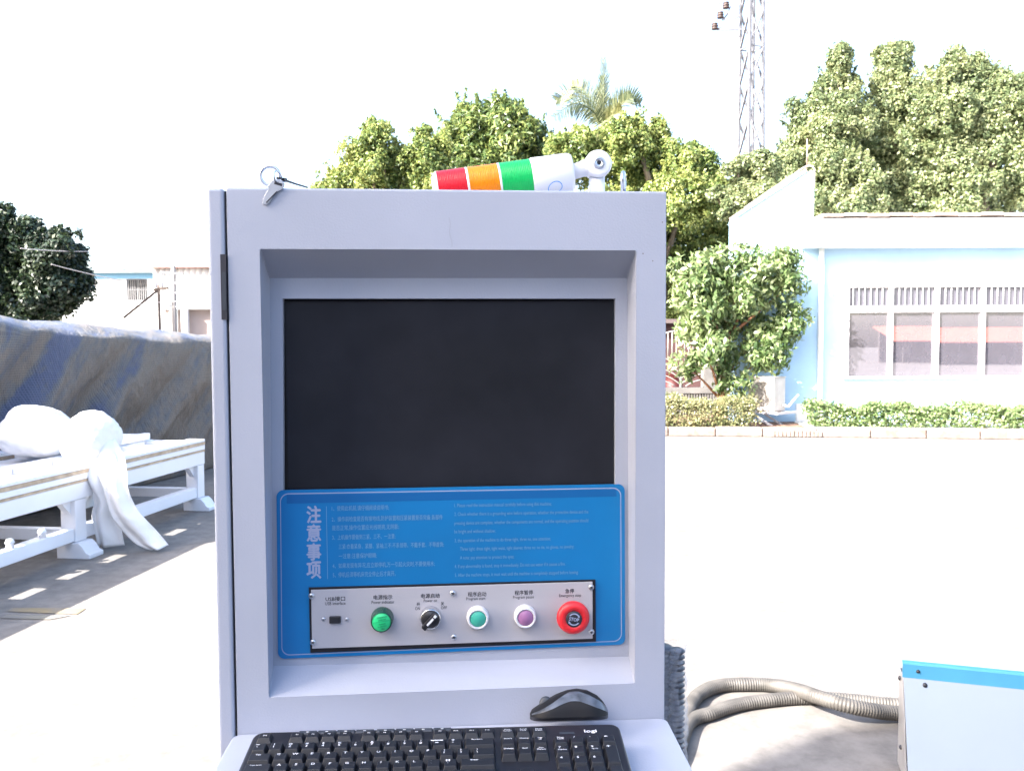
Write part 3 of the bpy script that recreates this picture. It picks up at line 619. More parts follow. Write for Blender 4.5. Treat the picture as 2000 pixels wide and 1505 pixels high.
# poles
M['pole'] = mat('pole_brown', (.09, .065, .055), .8, var=.3, vs=5)
PYy = 20.0
def pole(px, top, r, label, mt, brace=False):
    p = atY(px, top, PYy); e = empty('utility_pole', (p.x, PYy, 0), 0, label, 'pole')
    MB().tube([(0, 0, 0), (0, 0, p.z)], [r, r * .75], 10).build('shaft', mt, e)
    return e, p
e, p = pole(310, 556, .042, 'short brown utility pole with a slanting brace', M['pole'])
q = atY(245, 621, PYy); MB().tube([(0, 0, atY(310, 565, PYy).z), (q.x - p.x, -.1, q.z)], .03, 8).build('brace', M['pole'], e)
MB().bar((-.12, 0, p.z - .12), (.22, 0, p.z - .08), .07, .06).build('cross_arm', M['pole'], e)
for dx in (-.08, .06): MB().lathe((dx, 0, p.z - .06), (0, 0, 1), [(.03, 0), (.05, .03), (.03, .06), (.045, .09), (.02, .12)], 10).build('insulator', M['frame'], e)
e2, p2 = pole(338, 519, .07, 'pale grey utility pole with small cross arms beside the annex', mat('pole_pale', (.20, .185, .18), .8, var=.15, vs=4))
for z_, l_ in ((.15, .3), (.38, .24), (.62, .28), (.95, .2)): MB().bar((-l_, -.02, p2.z - z_), (l_ * .8, -.02, p2.z - z_ - .05), .035, .04).build('cross_arm', M['wire'], e2)
M['cable'] = mat('cable_pale', (.45, .42, .42), .6)
for (a, b), lb in ((((40, 485), (172, 491)), 'bare cable crossing the dark tree, upper one'), (((100, 516), (240, 548)), 'bare cable crossing the dark tree, lower one'), (((130, 606), (312, 590)), 'cable sagging to the brown pole above the tarpaulin'), (((312, 590), (450, 578)), 'cable from the brown pole towards the annex')):
    wire(atY(*a, 16.5 if 'dark' in lb else 19.9), atY(*b, 19.0 if 'dark' in lb else 19.9), .02, .009, lb, None, M['cable'])

# ================================================================== things behind the camera that shade the cabinet and show in the panes
M['red_sheet'] = mat('red_roof_sheet', (.55, .13, .08), .6, var=.15, vs=2)
M['dark_wall'] = mat('dark_shed_wall', (.10, .085, .08), .8, var=.2, vs=2)
cp = empty('shade_block', (-9, -6, 0), 0, 'plain two-storey block added out of view to shade the cabinet', 'building')  # added out of view; footprint shaped to shade the cabinet
cpoly = [(-9.30, -4.03), (-5.80, -3.27), (-5.80, -9.5), (-13.4, -9.5), (-13.4, -6.80)]
MB().prism([(x_ + 9, y_ + 6, 0) for x_, y_ in cpoly], (0, 0, 9.0)).build('wall', mat('block_render', (.30, .31, .34), .85, var=.1, vs=1), cp)
for k in range(3):
    for zz in (1.0, 4.2, 7.0): MB().box(3.205, 3.23, -2.9 + k * 2.0 + .6, -1.7 + k * 2.0 + .6, zz, zz + 1.3).build('window', M['glass_up'], cp)
ws = empty('backdrop_hall', (0, -7, 0), 0, 'long dark hall added out of view to darken the cabinet screen', 'building')  # added out of view so the screen has something dark to reflect
MB().box(-5.2, 12, -6, 0, 0, 3.95).build('wall', M['dark_wall'], ws)
MB().box(-5.5, 12.4, -6.4, .3, 3.96, 4.15).build('roof', M['red_sheet'], ws)
rs = empty('red_roof_shed', (34.4, -36, 0), 0, 'low open shed with corrugated red roof across the yard', 'shed')
x_ = -3.6
while x_ < 30:
    MB().prism([(x_, 0, 1.78), (x_ + .14, 0, 1.86), (x_ + .28, 0, 1.78), (x_ + .28, 0, 1.75), (x_, 0, 1.75)], (-0.0, -4.2, 1.25)).build('roof_sheet', M['red_sheet'], rs); x_ += .285
MB().box(-3, 30, -4.4, -4.2, 0, 2.9).build('rear_wall', M['dark_wall'], rs)
for k in range(6): MB().bar((-2.8 + k * 4.5, -.3, 0), (-2.8 + k * 4.5, -.3, 1.74), .1, .1).build('post', M['dark_wall'], rs)
# ================================================================== tarpaulin covered stack on the left
def tarp_mat():
    m = bpy.data.materials.new('woven_tarpaulin'); m.use_nodes = True; nt = m.node_tree; p = nt.nodes['Principled BSDF']
    uv = nd(nt, 'ShaderNodeUVMap'); uv.uv_map = 'UVMap'
    sp = nd(nt, 'ShaderNodeSeparateXYZ'); nt.links.new(uv.outputs[0], sp.inputs[0]); fr = []
    for ax_ in (0, 1):
        a = nd(nt, 'ShaderNodeMath', operation='DIVIDE'); a.inputs[1].default_value = .021; nt.links.new(sp.outputs[ax_], a.inputs[0])
        f = nd(nt, 'ShaderNodeMath', operation='FRACT'); nt.links.new(a.outputs[0], f.inputs[0])
        l = nd(nt, 'ShaderNodeMath', operation='LESS_THAN'); l.inputs[1].default_value = .34; nt.links.new(f.outputs[0], l.inputs[0]); fr.append(l)
    mx = nd(nt, 'ShaderNodeMath', operation='MAXIMUM'); nt.links.new(fr[0].outputs[0], mx.inputs[0]); nt.links.new(fr[1].outputs[0], mx.inputs[1])
    mp = nd(nt, 'ShaderNodeMapping'); mp.inputs['Rotation'].default_value = (0, 0, R(-46)); nt.links.new(uv.outputs[0], mp.inputs[0])
    ms_ = nd(nt, 'ShaderNodeMapping'); ms_.inputs['Scale'].default_value = (1.0, 3.2, 1); nt.links.new(mp.outputs[0], ms_.inputs[0]); mp = ms_
    nz = nd(nt, 'ShaderNodeTexNoise'); nz.inputs['Scale'].default_value = 1.5; nz.inputs['Detail'].default_value = 9; nz.inputs['Roughness'].default_value = .68; nt.links.new(mp.outputs[0], nz.inputs['Vector'])
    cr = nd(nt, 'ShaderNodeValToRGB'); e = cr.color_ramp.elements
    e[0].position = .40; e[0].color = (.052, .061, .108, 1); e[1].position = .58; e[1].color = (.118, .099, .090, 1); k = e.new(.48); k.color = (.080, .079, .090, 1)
    at = nd(nt, 'ShaderNodeAttribute'); at.attribute_name = 'sky_blueness'  # painted sky sheen pulls the fold faces towards blue
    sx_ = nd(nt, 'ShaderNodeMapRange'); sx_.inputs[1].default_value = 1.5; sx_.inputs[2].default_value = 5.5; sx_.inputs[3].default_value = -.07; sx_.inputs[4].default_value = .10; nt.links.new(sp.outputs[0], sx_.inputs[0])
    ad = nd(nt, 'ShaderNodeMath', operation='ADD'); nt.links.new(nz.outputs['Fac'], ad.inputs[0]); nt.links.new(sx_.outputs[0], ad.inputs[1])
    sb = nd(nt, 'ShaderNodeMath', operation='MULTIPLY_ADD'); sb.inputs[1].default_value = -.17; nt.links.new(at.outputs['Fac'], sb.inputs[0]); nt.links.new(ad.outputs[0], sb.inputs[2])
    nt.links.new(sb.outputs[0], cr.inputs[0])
    c2 = nd(nt, 'ShaderNodeMixRGB', blend_type='MULTIPLY'); c2.inputs[2].default_value = (2.0, 2.0, 1.8, 1)
    ml = nd(nt, 'ShaderNodeMath', operation='MULTIPLY'); ml.inputs[1].default_value = .9; nt.links.new(mx.outputs[0], ml.inputs[0])
    nt.links.new(ml.outputs[0], c2.inputs[0]); nt.links.new(cr.outputs[0], c2.inputs[1]); nt.links.new(c2.outputs[0], p.inputs['Base Color'])
    p.inputs['Roughness'].default_value = .42; p.inputs['Specular IOR Level'].default_value = .5
    n2 = nd(nt, 'ShaderNodeTexNoise'); n2.inputs['Scale'].default_value = 9; n2.inputs['Detail'].default_value = 8; n2.inputs['Roughness'].default_value = .65; mp2 = nd(nt, 'ShaderNodeMapping'); mp2.inputs['Scale'].default_value = (2.6, 1.0, 1)
    nt.links.new(uv.outputs[0], mp2.inputs[0]); nt.links.new(mp2.outputs[0], n2.inputs['Vector'])
    b = nd(nt, 'ShaderNodeBump'); b.inputs['Strength'].default_value = 1.0; b.inputs['Distance'].default_value = .07
    nt.links.new(n2.outputs['Fac'], b.inputs['Height'])
    b2 = nd(nt, 'ShaderNodeBump'); b2.inputs['Strength'].default_value = .4; b2.inputs['Distance'].default_value = .003
    nt.links.new(mx.outputs[0], b2.inputs['Height']); nt.links.new(b.outputs[0], b2.inputs['Normal']); nt.links.new(b2.outputs[0], p.inputs['Normal'])
    return m
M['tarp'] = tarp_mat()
T0 = onZ(405, 917); T1 = onZ(290, 946); tdir = (T0 - T1).normalized(); tleft = Vector((-tdir.y, tdir.x, 0))
tbase_ = T1 - tdir * 5.5
stack = empty('covered_stack', tbase_, 0, 'long stack covered by a creased blue and brown woven tarpaulin', 'covered stack')
from mathutils import noise as mnoise
prof = [(0.05, 0.0), (0.0, .03), (-.02, .25), (-.03, .6), (-.03, 1.0), (-.02, 1.35), (.0, 1.58), (.04, 1.655), (.16, 1.715), (.34, 1.765), (.6, 1.79), (1.1, 1.78), (1.5, 1.72), (1.6, 1.55), (1.62, .8), (1.66, 0)]
pp = [Vector((a, 0, b)) for a, b in prof]; pr2 = smooth_path(pp, 10); NSg = 420; Lt = 9.6; vs = []; uvs = []; blue = []; NT = len(pr2)
arc = [0]
for a, b in zip(pr2, pr2[1:]): arc.append(arc[-1] + (b - a).length)
for i in range(NSg):
    s = Lt * i / (NSg - 1)
    for j, q in enumerate(pr2):
        t = arc[j]; z = q.z; x = q.x; fz = max(0, min(1, z / 1.5)) * (1 if x < 1 else .3)
        d1 = s * .95 - z * 1.0                        # creases run down towards the near end
        ph = ((d1 + .16 * mnoise.noise(Vector((s * 1.1, z * .9, 5.3)))) / 1.02 + .30) % 1.0; near = max(.25, min(1, (5.6 - s) / 2.2 + .35))
        f1 = ((ph / .68 if ph < .68 else (1 - ph) / .32) - .5) * .24 * near
        dust_sheen = max(0, min(1, (1 - abs((ph - .84) / .17) ** 3 if ph > .67 else 0))) * near  # sky sheen painted in: bluer on fold faces turned skyward
        f2 = .022 * math.sin(d1 * 9 + 2.2 * math.sin(s * 1.7)) + .03 * mnoise.noise(Vector((s * 2.1 + z, z * 1.4, 3.1))) + .014 * mnoise.noise(Vector((s * 7 + z * 4, z * 3, 1.1))) - .030 * (abs(mnoise.noise(Vector((d1 * 4.2, (s + z) * 1.3, 2.7)))) ** .7 - .3) - .014 * (abs(mnoise.noise(Vector((d1 * 11, (s + z) * 3, 8.7)))) - .2)
        w = .25 + .75 * math.sin(math.pi * min(1, z / 1.62)) if x < .3 else .35
        dx = (f1 + f2) * w
        hz_ = (.025 * mnoise.noise(Vector((s * .8, 9.1, 0))) + .012 * math.sin(s * 5 + x * 3)) * (1 if z > 1.2 else 0)
        hz_ += .085 * math.exp(-((s - 3.35) / .30) ** 2) * (1 if z > 1.6 else 0)
        hz_ += (.060 - (s - 3.3) * .040) * (z / 1.7)
        p = tdir * s + tleft * (x + dx) + Vector((0, 0, max(0.0, z + hz_ + (.02 * mnoise.noise(Vector((s * 4, x * 5, 7))) if z > 1.5 else 0))))
        vs.append(p); uvs.append((s, t)); blue.append(dust_sheen if z < 1.66 else .6)
fs = [(i*NT+j, (i+1)*NT+j, (i+1)*NT+j+1, i*NT+j+1) for i in range(NSg-1) for j in range(NT-1)]
fs += [tuple(j for j in range(NT)), tuple((NSg-1)*NT + j for j in range(NT))]
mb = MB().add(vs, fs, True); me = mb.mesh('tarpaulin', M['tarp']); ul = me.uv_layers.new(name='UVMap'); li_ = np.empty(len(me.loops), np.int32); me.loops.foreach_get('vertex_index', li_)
ul.data.foreach_set('uv', np.array(uvs)[li_].ravel()); at_ = me.attributes.new('sky_blueness', 'FLOAT', 'POINT'); at_.data.foreach_set('value', np.array(blue, dtype=np.float32)); link('tarpaulin', me, stack)
# ================================================================== white machine bed frame
M['bed_white'] = mat('bed_paint', (.74, .75, .79), .38, var=.04, vs=3, bump=.05, bs=60)
M['mdf'] = mat('board_edge', (.50, .38, .27), .8, var=.25, vs=14)
bed_o = Vector((-2.89, 7.70, 0)); BR = R(-7.4)
bed = empty('machine_bed', bed_o, BR, 'long white steel machine bed frame with brown board edges on the yard', 'machine bed')
W_, L_ = 1.28, 5.2
for x0 in (-.155, -W_):
    MB().box(x0, x0 + .15, -L_, 0, .42, .538).build('side_beam', M['bed_white'], bed, bevel=.006)
    MB().box(x0 - .001, x0 + .154, -L_, .0, .540, .556).build('board_edge', M['mdf'], bed)
    MB().box(x0, x0 + .155, -L_, 0, .558, .600).build('top_rail', M['bed_white'], bed, bevel=.004)
    MB().box(x0 - .001, x0 + .156, -L_, 0.0, .602, .628).build('board_edge', M['mdf'], bed)
    MB().box(x0, x0 + .155, -L_, .001, .630, .655).build('top_strip', M['bed_white'], bed, bevel=.003)
y_ = -.13; k = 0
while y_ > -L_:
    MB().box(-.52, -.157, y_, y_ + .13, .56, .64).build('cross_beam', M['bed_white'], bed, bevel=.004)
    y_ -= .425
MB().box(-.62, -.521, -L_, 0, .50, .645).build('stringer', M['bed_white'], bed, bevel=.004)
MB().box(-W_ + .157, -.622, -L_, -.0, .56, .60).build('table_deck', M['bed_white'], bed)
for y_ in (-.02, -1.0, -2.0, -3.0, -4.0, -5.0):
    MB().box(-W_ + .157, -.622, y_ - .05, y_, .601, .645).build('deck_rib', M['bed_white'], bed)
MB().box(-.56, -.50, -.62, -.08, .656, .715).build('stop_block', M['bed_white'], bed, bevel=.006)
MB().box(-.95, -.57, -.10, -.02, .656, .70).build('stop_block', M['bed_white'], bed, bevel=.006)
for y_ in (-.005, -1.74, -3.46, -5.18):
    for x0, sg in ((-.128, 1), (-W_ + .01, -1)):
        MB().box(x0, x0 + .118, y_ - .12, y_, .115, .419).build('post', M['bed_white'], bed, bevel=.006)
        c0 = x0 + (.118 if sg > 0 else 0)
        ft = [(c0 + sg * .115, 0, 0), (c0 + sg * .115, 0, .03), (c0 + sg * .085, 0, .045), (c0 + sg * .06, 0, .085), (c0 + sg * .03, 0, .113), (c0 - sg * .14, 0, .113), (c0 - sg * .14, 0, 0)]
        MB().prism([(a, y_ - .14, c) for a, b, c in ft], (0, .16, 0)).build('foot', M['bed_white'], bed, bevel=.004)
        for dy, s_ in ((0, -1), (-.12, 1)):
            if (y_ > -.1 and s_ < 0 and dy == 0): continue
            yy = y_ + dy
            MB().prism([(x0 + .03, yy, .418), (x0 + .03, yy - .10 * s_ * -1 if False else yy + (.10 if dy == 0 else -.10), .418), (x0 + .03, yy, .318)], (.05, 0, 0)).build('gusset', M['bed_white'], bed)
    MB().box(-W_ + .13, -.13, y_ - .10, y_ - .02, .12, .20).build('cross_tie', M['bed_white'], bed)
for ya, yb in ((-1.74, -.125), (-3.46, -1.86), (-5.18, -3.58)):
    for x0 in (-.108, -W_ + .03): MB().box(x0, x0 + .085, ya + .0, yb, .12, .215).build('lower_rail', M['bed_white'], bed, bevel=.006)
for y_ in (-2.15, -2.45): MB().lathe((-.055, y_, .216), (0, 0, 1), [(.026, 0), (.022, .03), (.03, .035), (.02, .06), (.0001, .062)], 14).build('leveling_nut', M['bed_white'], bed)

# wrapped bundles and the sheet on the bed
M['foam'] = mat('white_foam_wrap', (.70, .70, .71), .6, bump=.6, bs=16)
def lump(name, label, c, r, seed, rot=0.0, flat=.0):
    bm = bmesh.new(); bmesh.ops.create_icosphere(bm, subdivisions=5, radius=1.0)
    for v in bm.verts:
        n = v.co.copy(); d = 1 + .16 * mnoise.noise(n * 1.5 + Vector((seed, 0, 0))) + .07 * abs(mnoise.noise(n * 3.4 + Vector((0, seed, 0)))) + .02 * mnoise.noise(n * 9)
        v.co = Vector((n.x * r[0] * d, n.y * r[1] * d, max(-r[2] * .98, n.z * r[2] * d)))
    me = bpy.data.meshes.new(name); bm.to_mesh(me); bm.free(); me.materials.append(M['foam'])
    me.polygons.foreach_set('use_smooth', [True] * len(me.polygons)); o = link(name, me, None, c); o.rotation_euler = (0, 0, rot); return tag(o, label, 'bundle')
b1 = atY(70, 838, 6.6); lump('wrapped_bundle', 'low lumpy bundle in white foam wrap lying on the machine bed', Vector((b1.x, 6.6, .645 + .20)), (.265, .30, .21), 1.7, .2)
b2 = atY(176, 848, 6.2); lump('wrapped_bundle', 'rounded white foam bundle at the bed edge beneath the hanging sheet', Vector((b2.x, 6.2, .645 + .18)), (.19, .26, .20), 4.2, -.1)
def ribbon(rows, y, nv=30, fold=.016, seed=0, zmin=.012, dy=0.0):
    L_ = smooth_path([atY(a[0], a[1], y[i]) for i, (a, b) in enumerate(rows)], 8); R_ = smooth_path([atY(b[0], b[1], y[i] - dy) for i, (a, b) in enumerate(rows)], 8)
    vs = []
    for i, (a, b) in enumerate(zip(L_, R_)):
        for j in range(nv):
            t = j / (nv - 1); p = a.lerp(b, t); k_ = min(1, i / 10)
            p += Vector((.25, -1, 0)).normalized() * (fold * k_ * math.sin(t * 13 + seed + 1.2 * math.sin(t * 5) + .5 * math.sin(i * .12)) + .015 * mnoise.noise(Vector((t * 3, i * .15, seed)))) + Vector((0, -1, 0)) * (.05 * math.sin(math.pi * t))
            p.z = max(zmin + .008 * math.sin(t * 9 + i) ** 2, p.z); vs.append(p)
    n = len(L_); return vs, [(i*nv+j, (i+1)*nv+j, (i+1)*nv+j+1, i*nv+j+1) for i in range(n-1) for j in range(nv-1)]
so = Vector((-3.0, 6.1, .0)); sh = empty('foam_sheet', so, 0, 'long white foam sheet hanging from the machine bed to the ground', 'sheet')
for rows, ys, sd, nm in (([((178, 830), (214, 838)), ((176, 870), (238, 880)), ((182, 905), (247, 915)), ((200, 950), (250, 955)), ((214, 1000), (264, 990)), ((238, 1036), (286, 1016)), ((264, 1060), (312, 1044)), ((296, 1076), (329, 1064))], [6.22, 6.12, 6.05, 6.0, 6.0, 6.02, 6.05, 6.06], .3, 'long_tail'),
                       ([((140, 860), (205, 850)), ((146, 905), (228, 892)), ((160, 935), (232, 940)), ((184, 975), (238, 985)), ((180, 1005), (238, 1030)), ((192, 1066), (244, 1064))], [6.16, 6.08, 6.04, 6.06, 6.08, 6.1], 2.1, 'short_tail')):
    vs, fs = ribbon(rows, ys, seed=sd)
    o = MB().add([v - so for v in vs], fs, True).build(nm, M['foam'], sh); md = o.modifiers.new('t', 'SOLIDIFY'); md.thickness = .004
# ================================================================== the control cabinet
CYAW = 0.07345358
CW, CZT, CZB, CD = 0.55856, 1.70066, 1.00620, 0.34
CO = Vector((-0.35548, 1.035, 0))
cE = Vector((math.cos(CYAW), math.sin(CYAW), 0)); cN = Vector((-math.sin(CYAW), math.cos(CYAW), 0))
def cab(px, py, n=0.0):
    """photo pixel -> cabinet coordinates (along the front, into the cabinet, up) on the plane n behind the front"""
    d = ray(px, py); o = CO + cN * n
    p = CAMP + d * ((o - CAMP).dot(cN) / d.dot(cN)) - CO
    return Vector((p.dot(cE), p.dot(cN), p.z))
CPP = 1.06 / FPX
cabinet = empty('control_cabinet', CO, CYAW, 'pale grey machine control cabinet with black screen and blue instruction plate', 'control cabinet')

REC = 0.05
o4 = [Vector((0, 0, CZT)), Vector((CW, 0, CZT)), Vector((CW, 0, .06)), Vector((0, 0, .06))]
r4 = [cab(507, 486), cab(1243, 489), cab(1240, 1334), cab(525, 1362)]
i4 = [cab(527, 543, REC), cab(1225, 543, REC), cab(1228, 1281, REC), cab(534, 1300, REC)]
m4 = [cab(552, 583, REC), cab(1202, 583, REC), cab(1202, 985, REC), cab(553, 985, REC)]
k4 = [Vector((p.x, REC + .012, p.z)) for p in m4]
b4 = [Vector((p.x, CD, p.z)) for p in o4]
ring = lambda a, b: [(a + k, a + (k + 1) % 4, b + (k + 1) % 4, b + k) for k in range(4)]
h = MB(); h.add(o4 + r4 + b4, ring(0, 4) + ring(0, 8) + [(8, 9, 10, 11)])
h.build('housing', M['powder'], cabinet, bevel=.0022, seg=3)
h = MB(); h.add([p + Vector((0, .0005, 0)) for p in r4] + i4, ring(0, 4)); h.build('recess_wall', M['powder'], cabinet)
h = MB(); h.add([p for p in i4] + m4 + k4, ring(0, 4) + ring(4, 8)); h.build('recess_panel', M['powder'], cabinet)
# welded seam beads in the recess corners
for a, b in ((r4[0], i4[0]), (r4[1], i4[1]), (r4[2], i4[2]), (r4[3], i4[3])):
    pts = [a.lerp(b, t / 8) for t in range(9)]
    MB().tube(pts, [.0009 + .0005 * random.random() for _ in pts], 6).build('weld_bead', M['powder'], cabinet)
# screen
h = MB(); h.add(k4, [(0, 1, 2, 3)])
scr = empty('monitor', parent=cabinet)
q = [Vector((p.x, REC + .010, p.z)) for p in m4]
ins = .0032
MB().box(q[0].x - .004, q[1].x + .004, REC + .0115, REC + .030, q[2].z - .1, q[0].z + .004).build('bezel', M['screen_edge'], scr)
MB().box(q[0].x + .0012, q[1].x - .0012, REC + .0075, REC + .0112, q[2].z - .05, q[0].z - ins).build('screen', M['screen'], scr)
# faint run mark in the paint above the recess
rm = [cab(877 + 5 * t + 1.5 * math.sin(t * 9), 425 + 57 * t) + Vector((0, -.00025, 0)) for t in [k / 10 for k in range(11)]]
MB().add([p + Vector((s_ * .0006, 0, 0)) for p in rm for s_ in (-1, 1)], [(2*k, 2*k+1, 2*k+3, 2*k+2) for k in range(10)]).build('run_mark', mat('run_mark', (.335, .355, .42), .5), cabinet)
# side door on the left, edge towards the viewer
dz = MB(); dz.box(-.0225, -.0028, -.002, CD - .02, .07, CZT - .001)
door = dz.build('side_door', M['powder'], cabinet, bevel=.004, seg=3)
MB().box(-.0028, 0.0, .004, CD - .03, .08, CZT - .004).build('door_gasket', M['black_soft'], cabinet)
lt, lb = cab(435, 497), cab(437, 624)
MB().box(-.0078, -.0010, -.0028, .03, lb.z, lt.z).build('latch_slot', M['steel_dark'], door)
MB().box(-.0062, -.0014, -.0034, .02, lb.z + .012, lt.z - .022).build('latch_bar', M['media'], door)
# feet
for fx in (.06, CW - .06):
    for fy in (.06, CD - .06):
        MB().lathe((fx, fy, 0), (0, 0, 1), [(.028, 0), (.028, .012), (.012, .016), (.012, .075)], 20).build('foot', M['steel'], cabinet)

# ------------------------------------------------------------------ tray
TZ = CZB
def shelf_poly(z):
    l, r = Vector((-.004, -.0005, z)), Vector((CW + .0015, -.0005, z))
    f0, f1 = Vector((-.004, -.21, z)), Vector((CW - .004, -.21, z))
    pts = []
    for c, s in ((f0, 1), (f1, 2), (r, 3), (l, 4)):
        rr = .012 if s in (3, 4) else .02
        sx = 1 if s in (1, 4) else -1; sy = 1 if s in (1, 2) else -1
        cx = c + Vector((sx * rr, sy * rr, 0))
        a0 = {1: 180, 2: 270, 3: 0, 4: 90}[s]
        for k in range(6): a = R(a0 + 90 * k / 5); pts.append(cx + Vector((rr * math.cos(a), rr * math.sin(a), 0)))
    return pts
tray = MB().prism(shelf_poly(TZ - .028), (0, 0, .028)).build('keyboard_tray', M['powder'], cabinet, bevel=.0025)
for tx in (.09, CW - .09):
    MB().prism([(tx, -.004, TZ - .029), (tx, -.17, TZ - .029), (tx, -.004, TZ - .16)], (.004, 0, 0)).build('tray_bracket', M['powder'], cabinet)

# ------------------------------------------------------------------ lettering
def text(name, s, m, parent, c, height=None, width=None, right=(1, 0, 0), up=(0, 0, 1), align='CENTER', bold=0.0, ext=.00012, sx=1.0, rot=0.0):
    """lettering as a real thin mesh; c = middle of the line (or its left end), height of the letters, width of the line"""
    cu = bpy.data.curves.new(name, 'FONT'); cu.body = s; cu.size = 1.0; cu.align_x = 'LEFT'; cu.resolution_u = 2
    t = bpy.data.objects.new(name, cu); COL.objects.link(t)
    dg = bpy.context.evaluated_depsgraph_get(); me = bpy.data.meshes.new_from_object(t.evaluated_get(dg)); bpy.data.objects.remove(t); bpy.data.curves.remove(cu)
    me.name = name; n = len(me.vertices); co = np.empty(n * 3); me.vertices.foreach_get('co', co); co = co.reshape(-1, 3)
    x0, x1, y0, y1 = co[:, 0].min(), co[:, 0].max(), co[:, 1].min(), co[:, 1].max()
    ky = height / (y1 - y0) if height else None
    kx = width / (x1 - x0) if width else ky * sx
    if ky is None: ky = kx / sx
    ux = (co[:, 0] - (x0 + x1) / 2) * kx if align == 'CENTER' else (co[:, 0] - x0) * kx
    uy = (co[:, 1] - (y0 + y1) / 2) * ky
    if rot:
        ca, sa = math.cos(rot), math.sin(rot); ux, uy = ux * ca - uy * sa, ux * sa + uy * ca
    r, u = np.array(right, float), np.array(up, float); nn = np.cross(r, u)
    co = np.array(c)[None, :] + ux[:, None] * r + uy[:, None] * u + nn * ext
    if bold:                                              # heavier strokes: copies a hair apart, each a touch prouder
        b_ = bold * ky; tris = [tuple(p.vertices) for p in me.polygons]; V = []; F_ = []
        for q_, (dx, dy) in enumerate(((-b_, 0), (b_, 0), (0, -b_), (0, b_))):
            V.append(co + r * dx + u * dy + nn * (q_ * .00002)); F_ += [tuple(i_ + q_ * n for i_ in t_) for t_ in tris]
        me = bpy.data.meshes.new(name); me.from_pydata(np.vstack(V).tolist(), [], F_); co = np.vstack(V)
    me.vertices.foreach_set('co', co.ravel()); me.materials.clear(); me.materials.append(m); me.update()
    return link(name, me, parent)

# ------------------------------------------------------------------ blue instruction plate
def rrect(a, b, c, d, rad, k=8):
    """rounded quad, corners tl tr br bl"""
    P = [a, b, c, d]; out = []
    for i in range(4):
        p, pr, nx = P[i], P[i - 1], P[(i + 1) % 4]
        u = (pr - p).normalized() * rad; v = (nx - p).normalized() * rad; ce = p + u + v
        for j in range(k + 1):
            t = j / k * math.pi / 2; out.append(ce - v * math.cos(t) - u * math.sin(t))
    return out
def frame_ring(outer, inner, n):
    k = len(outer); m = MB(); off = Vector((0, n, 0))
    m.add([p + off for p in outer] + [p + off for p in inner], [(i, (i + 1) % k, k + (i + 1) % k, k + i) for i in range(k)]); return m
NP = REC - .0025                                            # front of the plate
pl = [cab(540, 957, NP), cab(1220, 945, NP), cab(1221, 1258, NP), cab(543, 1286, NP)]
plate = MB().prism(rrect(*pl, .009), (0, .0022, 0)).build('instruction_plate', M['blue_plate'], cabinet)
li = [cab(548.5, 965, NP), cab(1211.5, 953.5, NP), cab(1213, 1250, NP), cab(551.5, 1277.5, NP)]
lo2 = [cab(547, 963, NP), cab(1213, 951.5, NP), cab(1214.5, 1251.5, NP), cab(550, 1279.5, NP)]
frame_ring(rrect(*lo2, .011), rrect(*li, .0102), -.0002).build('border_line', M['line_pale'], plate)
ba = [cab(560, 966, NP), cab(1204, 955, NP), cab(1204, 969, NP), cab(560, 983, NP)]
MB().add([p + Vector((0, -.00012, 0)) for p in ba], [(0, 1, 2, 3)]).build('overlap_strip', M['blue_dark'], plate)  # film looks darker where it overlaps the black screen edge
TP = NP - .0001
for s, py in (('注', 1004), ('意', 1040), ('事', 1077), ('项', 1112.5)):
    text('heading_letter', s, M['line_pale'], plate, cab(613, py, TP), 34 * CPP, 27.5 * CPP, bold=.028)
MB().add([p + Vector((0, -.0002, 0)) for p in (cab(637, 988, NP), cab(638, 988, NP), cab(640.5, 1130, NP), cab(639.5, 1130, NP))], [(0, 1, 2, 3)]).build('divider_line', M['text_pale'], plate)
for s, px, py, w in (('1、使用此机前,请仔细阅读说明书;', 648, 992.5, 115), ('2、操作前检查是否有接地线,防护装置和压紧装置是否完备,各部件', 648, 1013.5, 224),
                     ('是否正常,操作位置应光线明亮,无阴影;', 648.5, 1030.5, 135), ('3、上机操作要做到三紧、三不、一注意;', 649, 1049, 127),
                     ('三紧:衣着紧身、紧腰、紧袖;三不:不系领带、不戴手套、不带首饰;', 661.5, 1067, 213), ('一注意:注意保护眼睛;', 661.5, 1085.5, 77),
                     ('4、如果发现有异况,应立即停机,万一引起火灾时,不要使用水;', 649.5, 1104.5, 207), ('5、停机后须等机床完全停止后才离开。', 650, 1122, 127)):
    text('lettering', s, M['text_pale'], plate, cab(px, py, TP), 11.0 * CPP, w * CPP, align='LEFT', bold=.006)
for s, px, py, w in (('1. Please read the instruction manual carefully before using this machine;', 887.5, 987.5, 200),
                     ('2. Check whether there is a grounding wire before operation, whether the protective device and the', 887.5, 1004.5, 277),
                     ('pressing device are complete, whether the components are normal, and the operating position should', 887.5, 1022, 277),
                     ('be bright and without shadow;', 887.5, 1038.5, 84), ('3, the operation of the machine to do three tight, three no, one attention;', 888, 1056, 198),
                     ('Three tight: dress tight, tight waist, tight sleeves; three no: no tie, no gloves, no jewelry;', 898.5, 1072.5, 236), ('A note: pay attention to protect the eyes;', 898.5, 1089.5, 111),
                     ('4. If any abnormality is found, stop it immediately. Do not use water if it causes a fire.', 888, 1106.5, 229),
                     ('5. After the machine stops, it must wait until the machine is completely stopped before leaving.', 888.5, 1123.5, 256)):
    text('lettering', s, M['text_pale'], plate, cab(px, py, TP), 9.6 * CPP, w * CPP, align='LEFT', bold=.004)

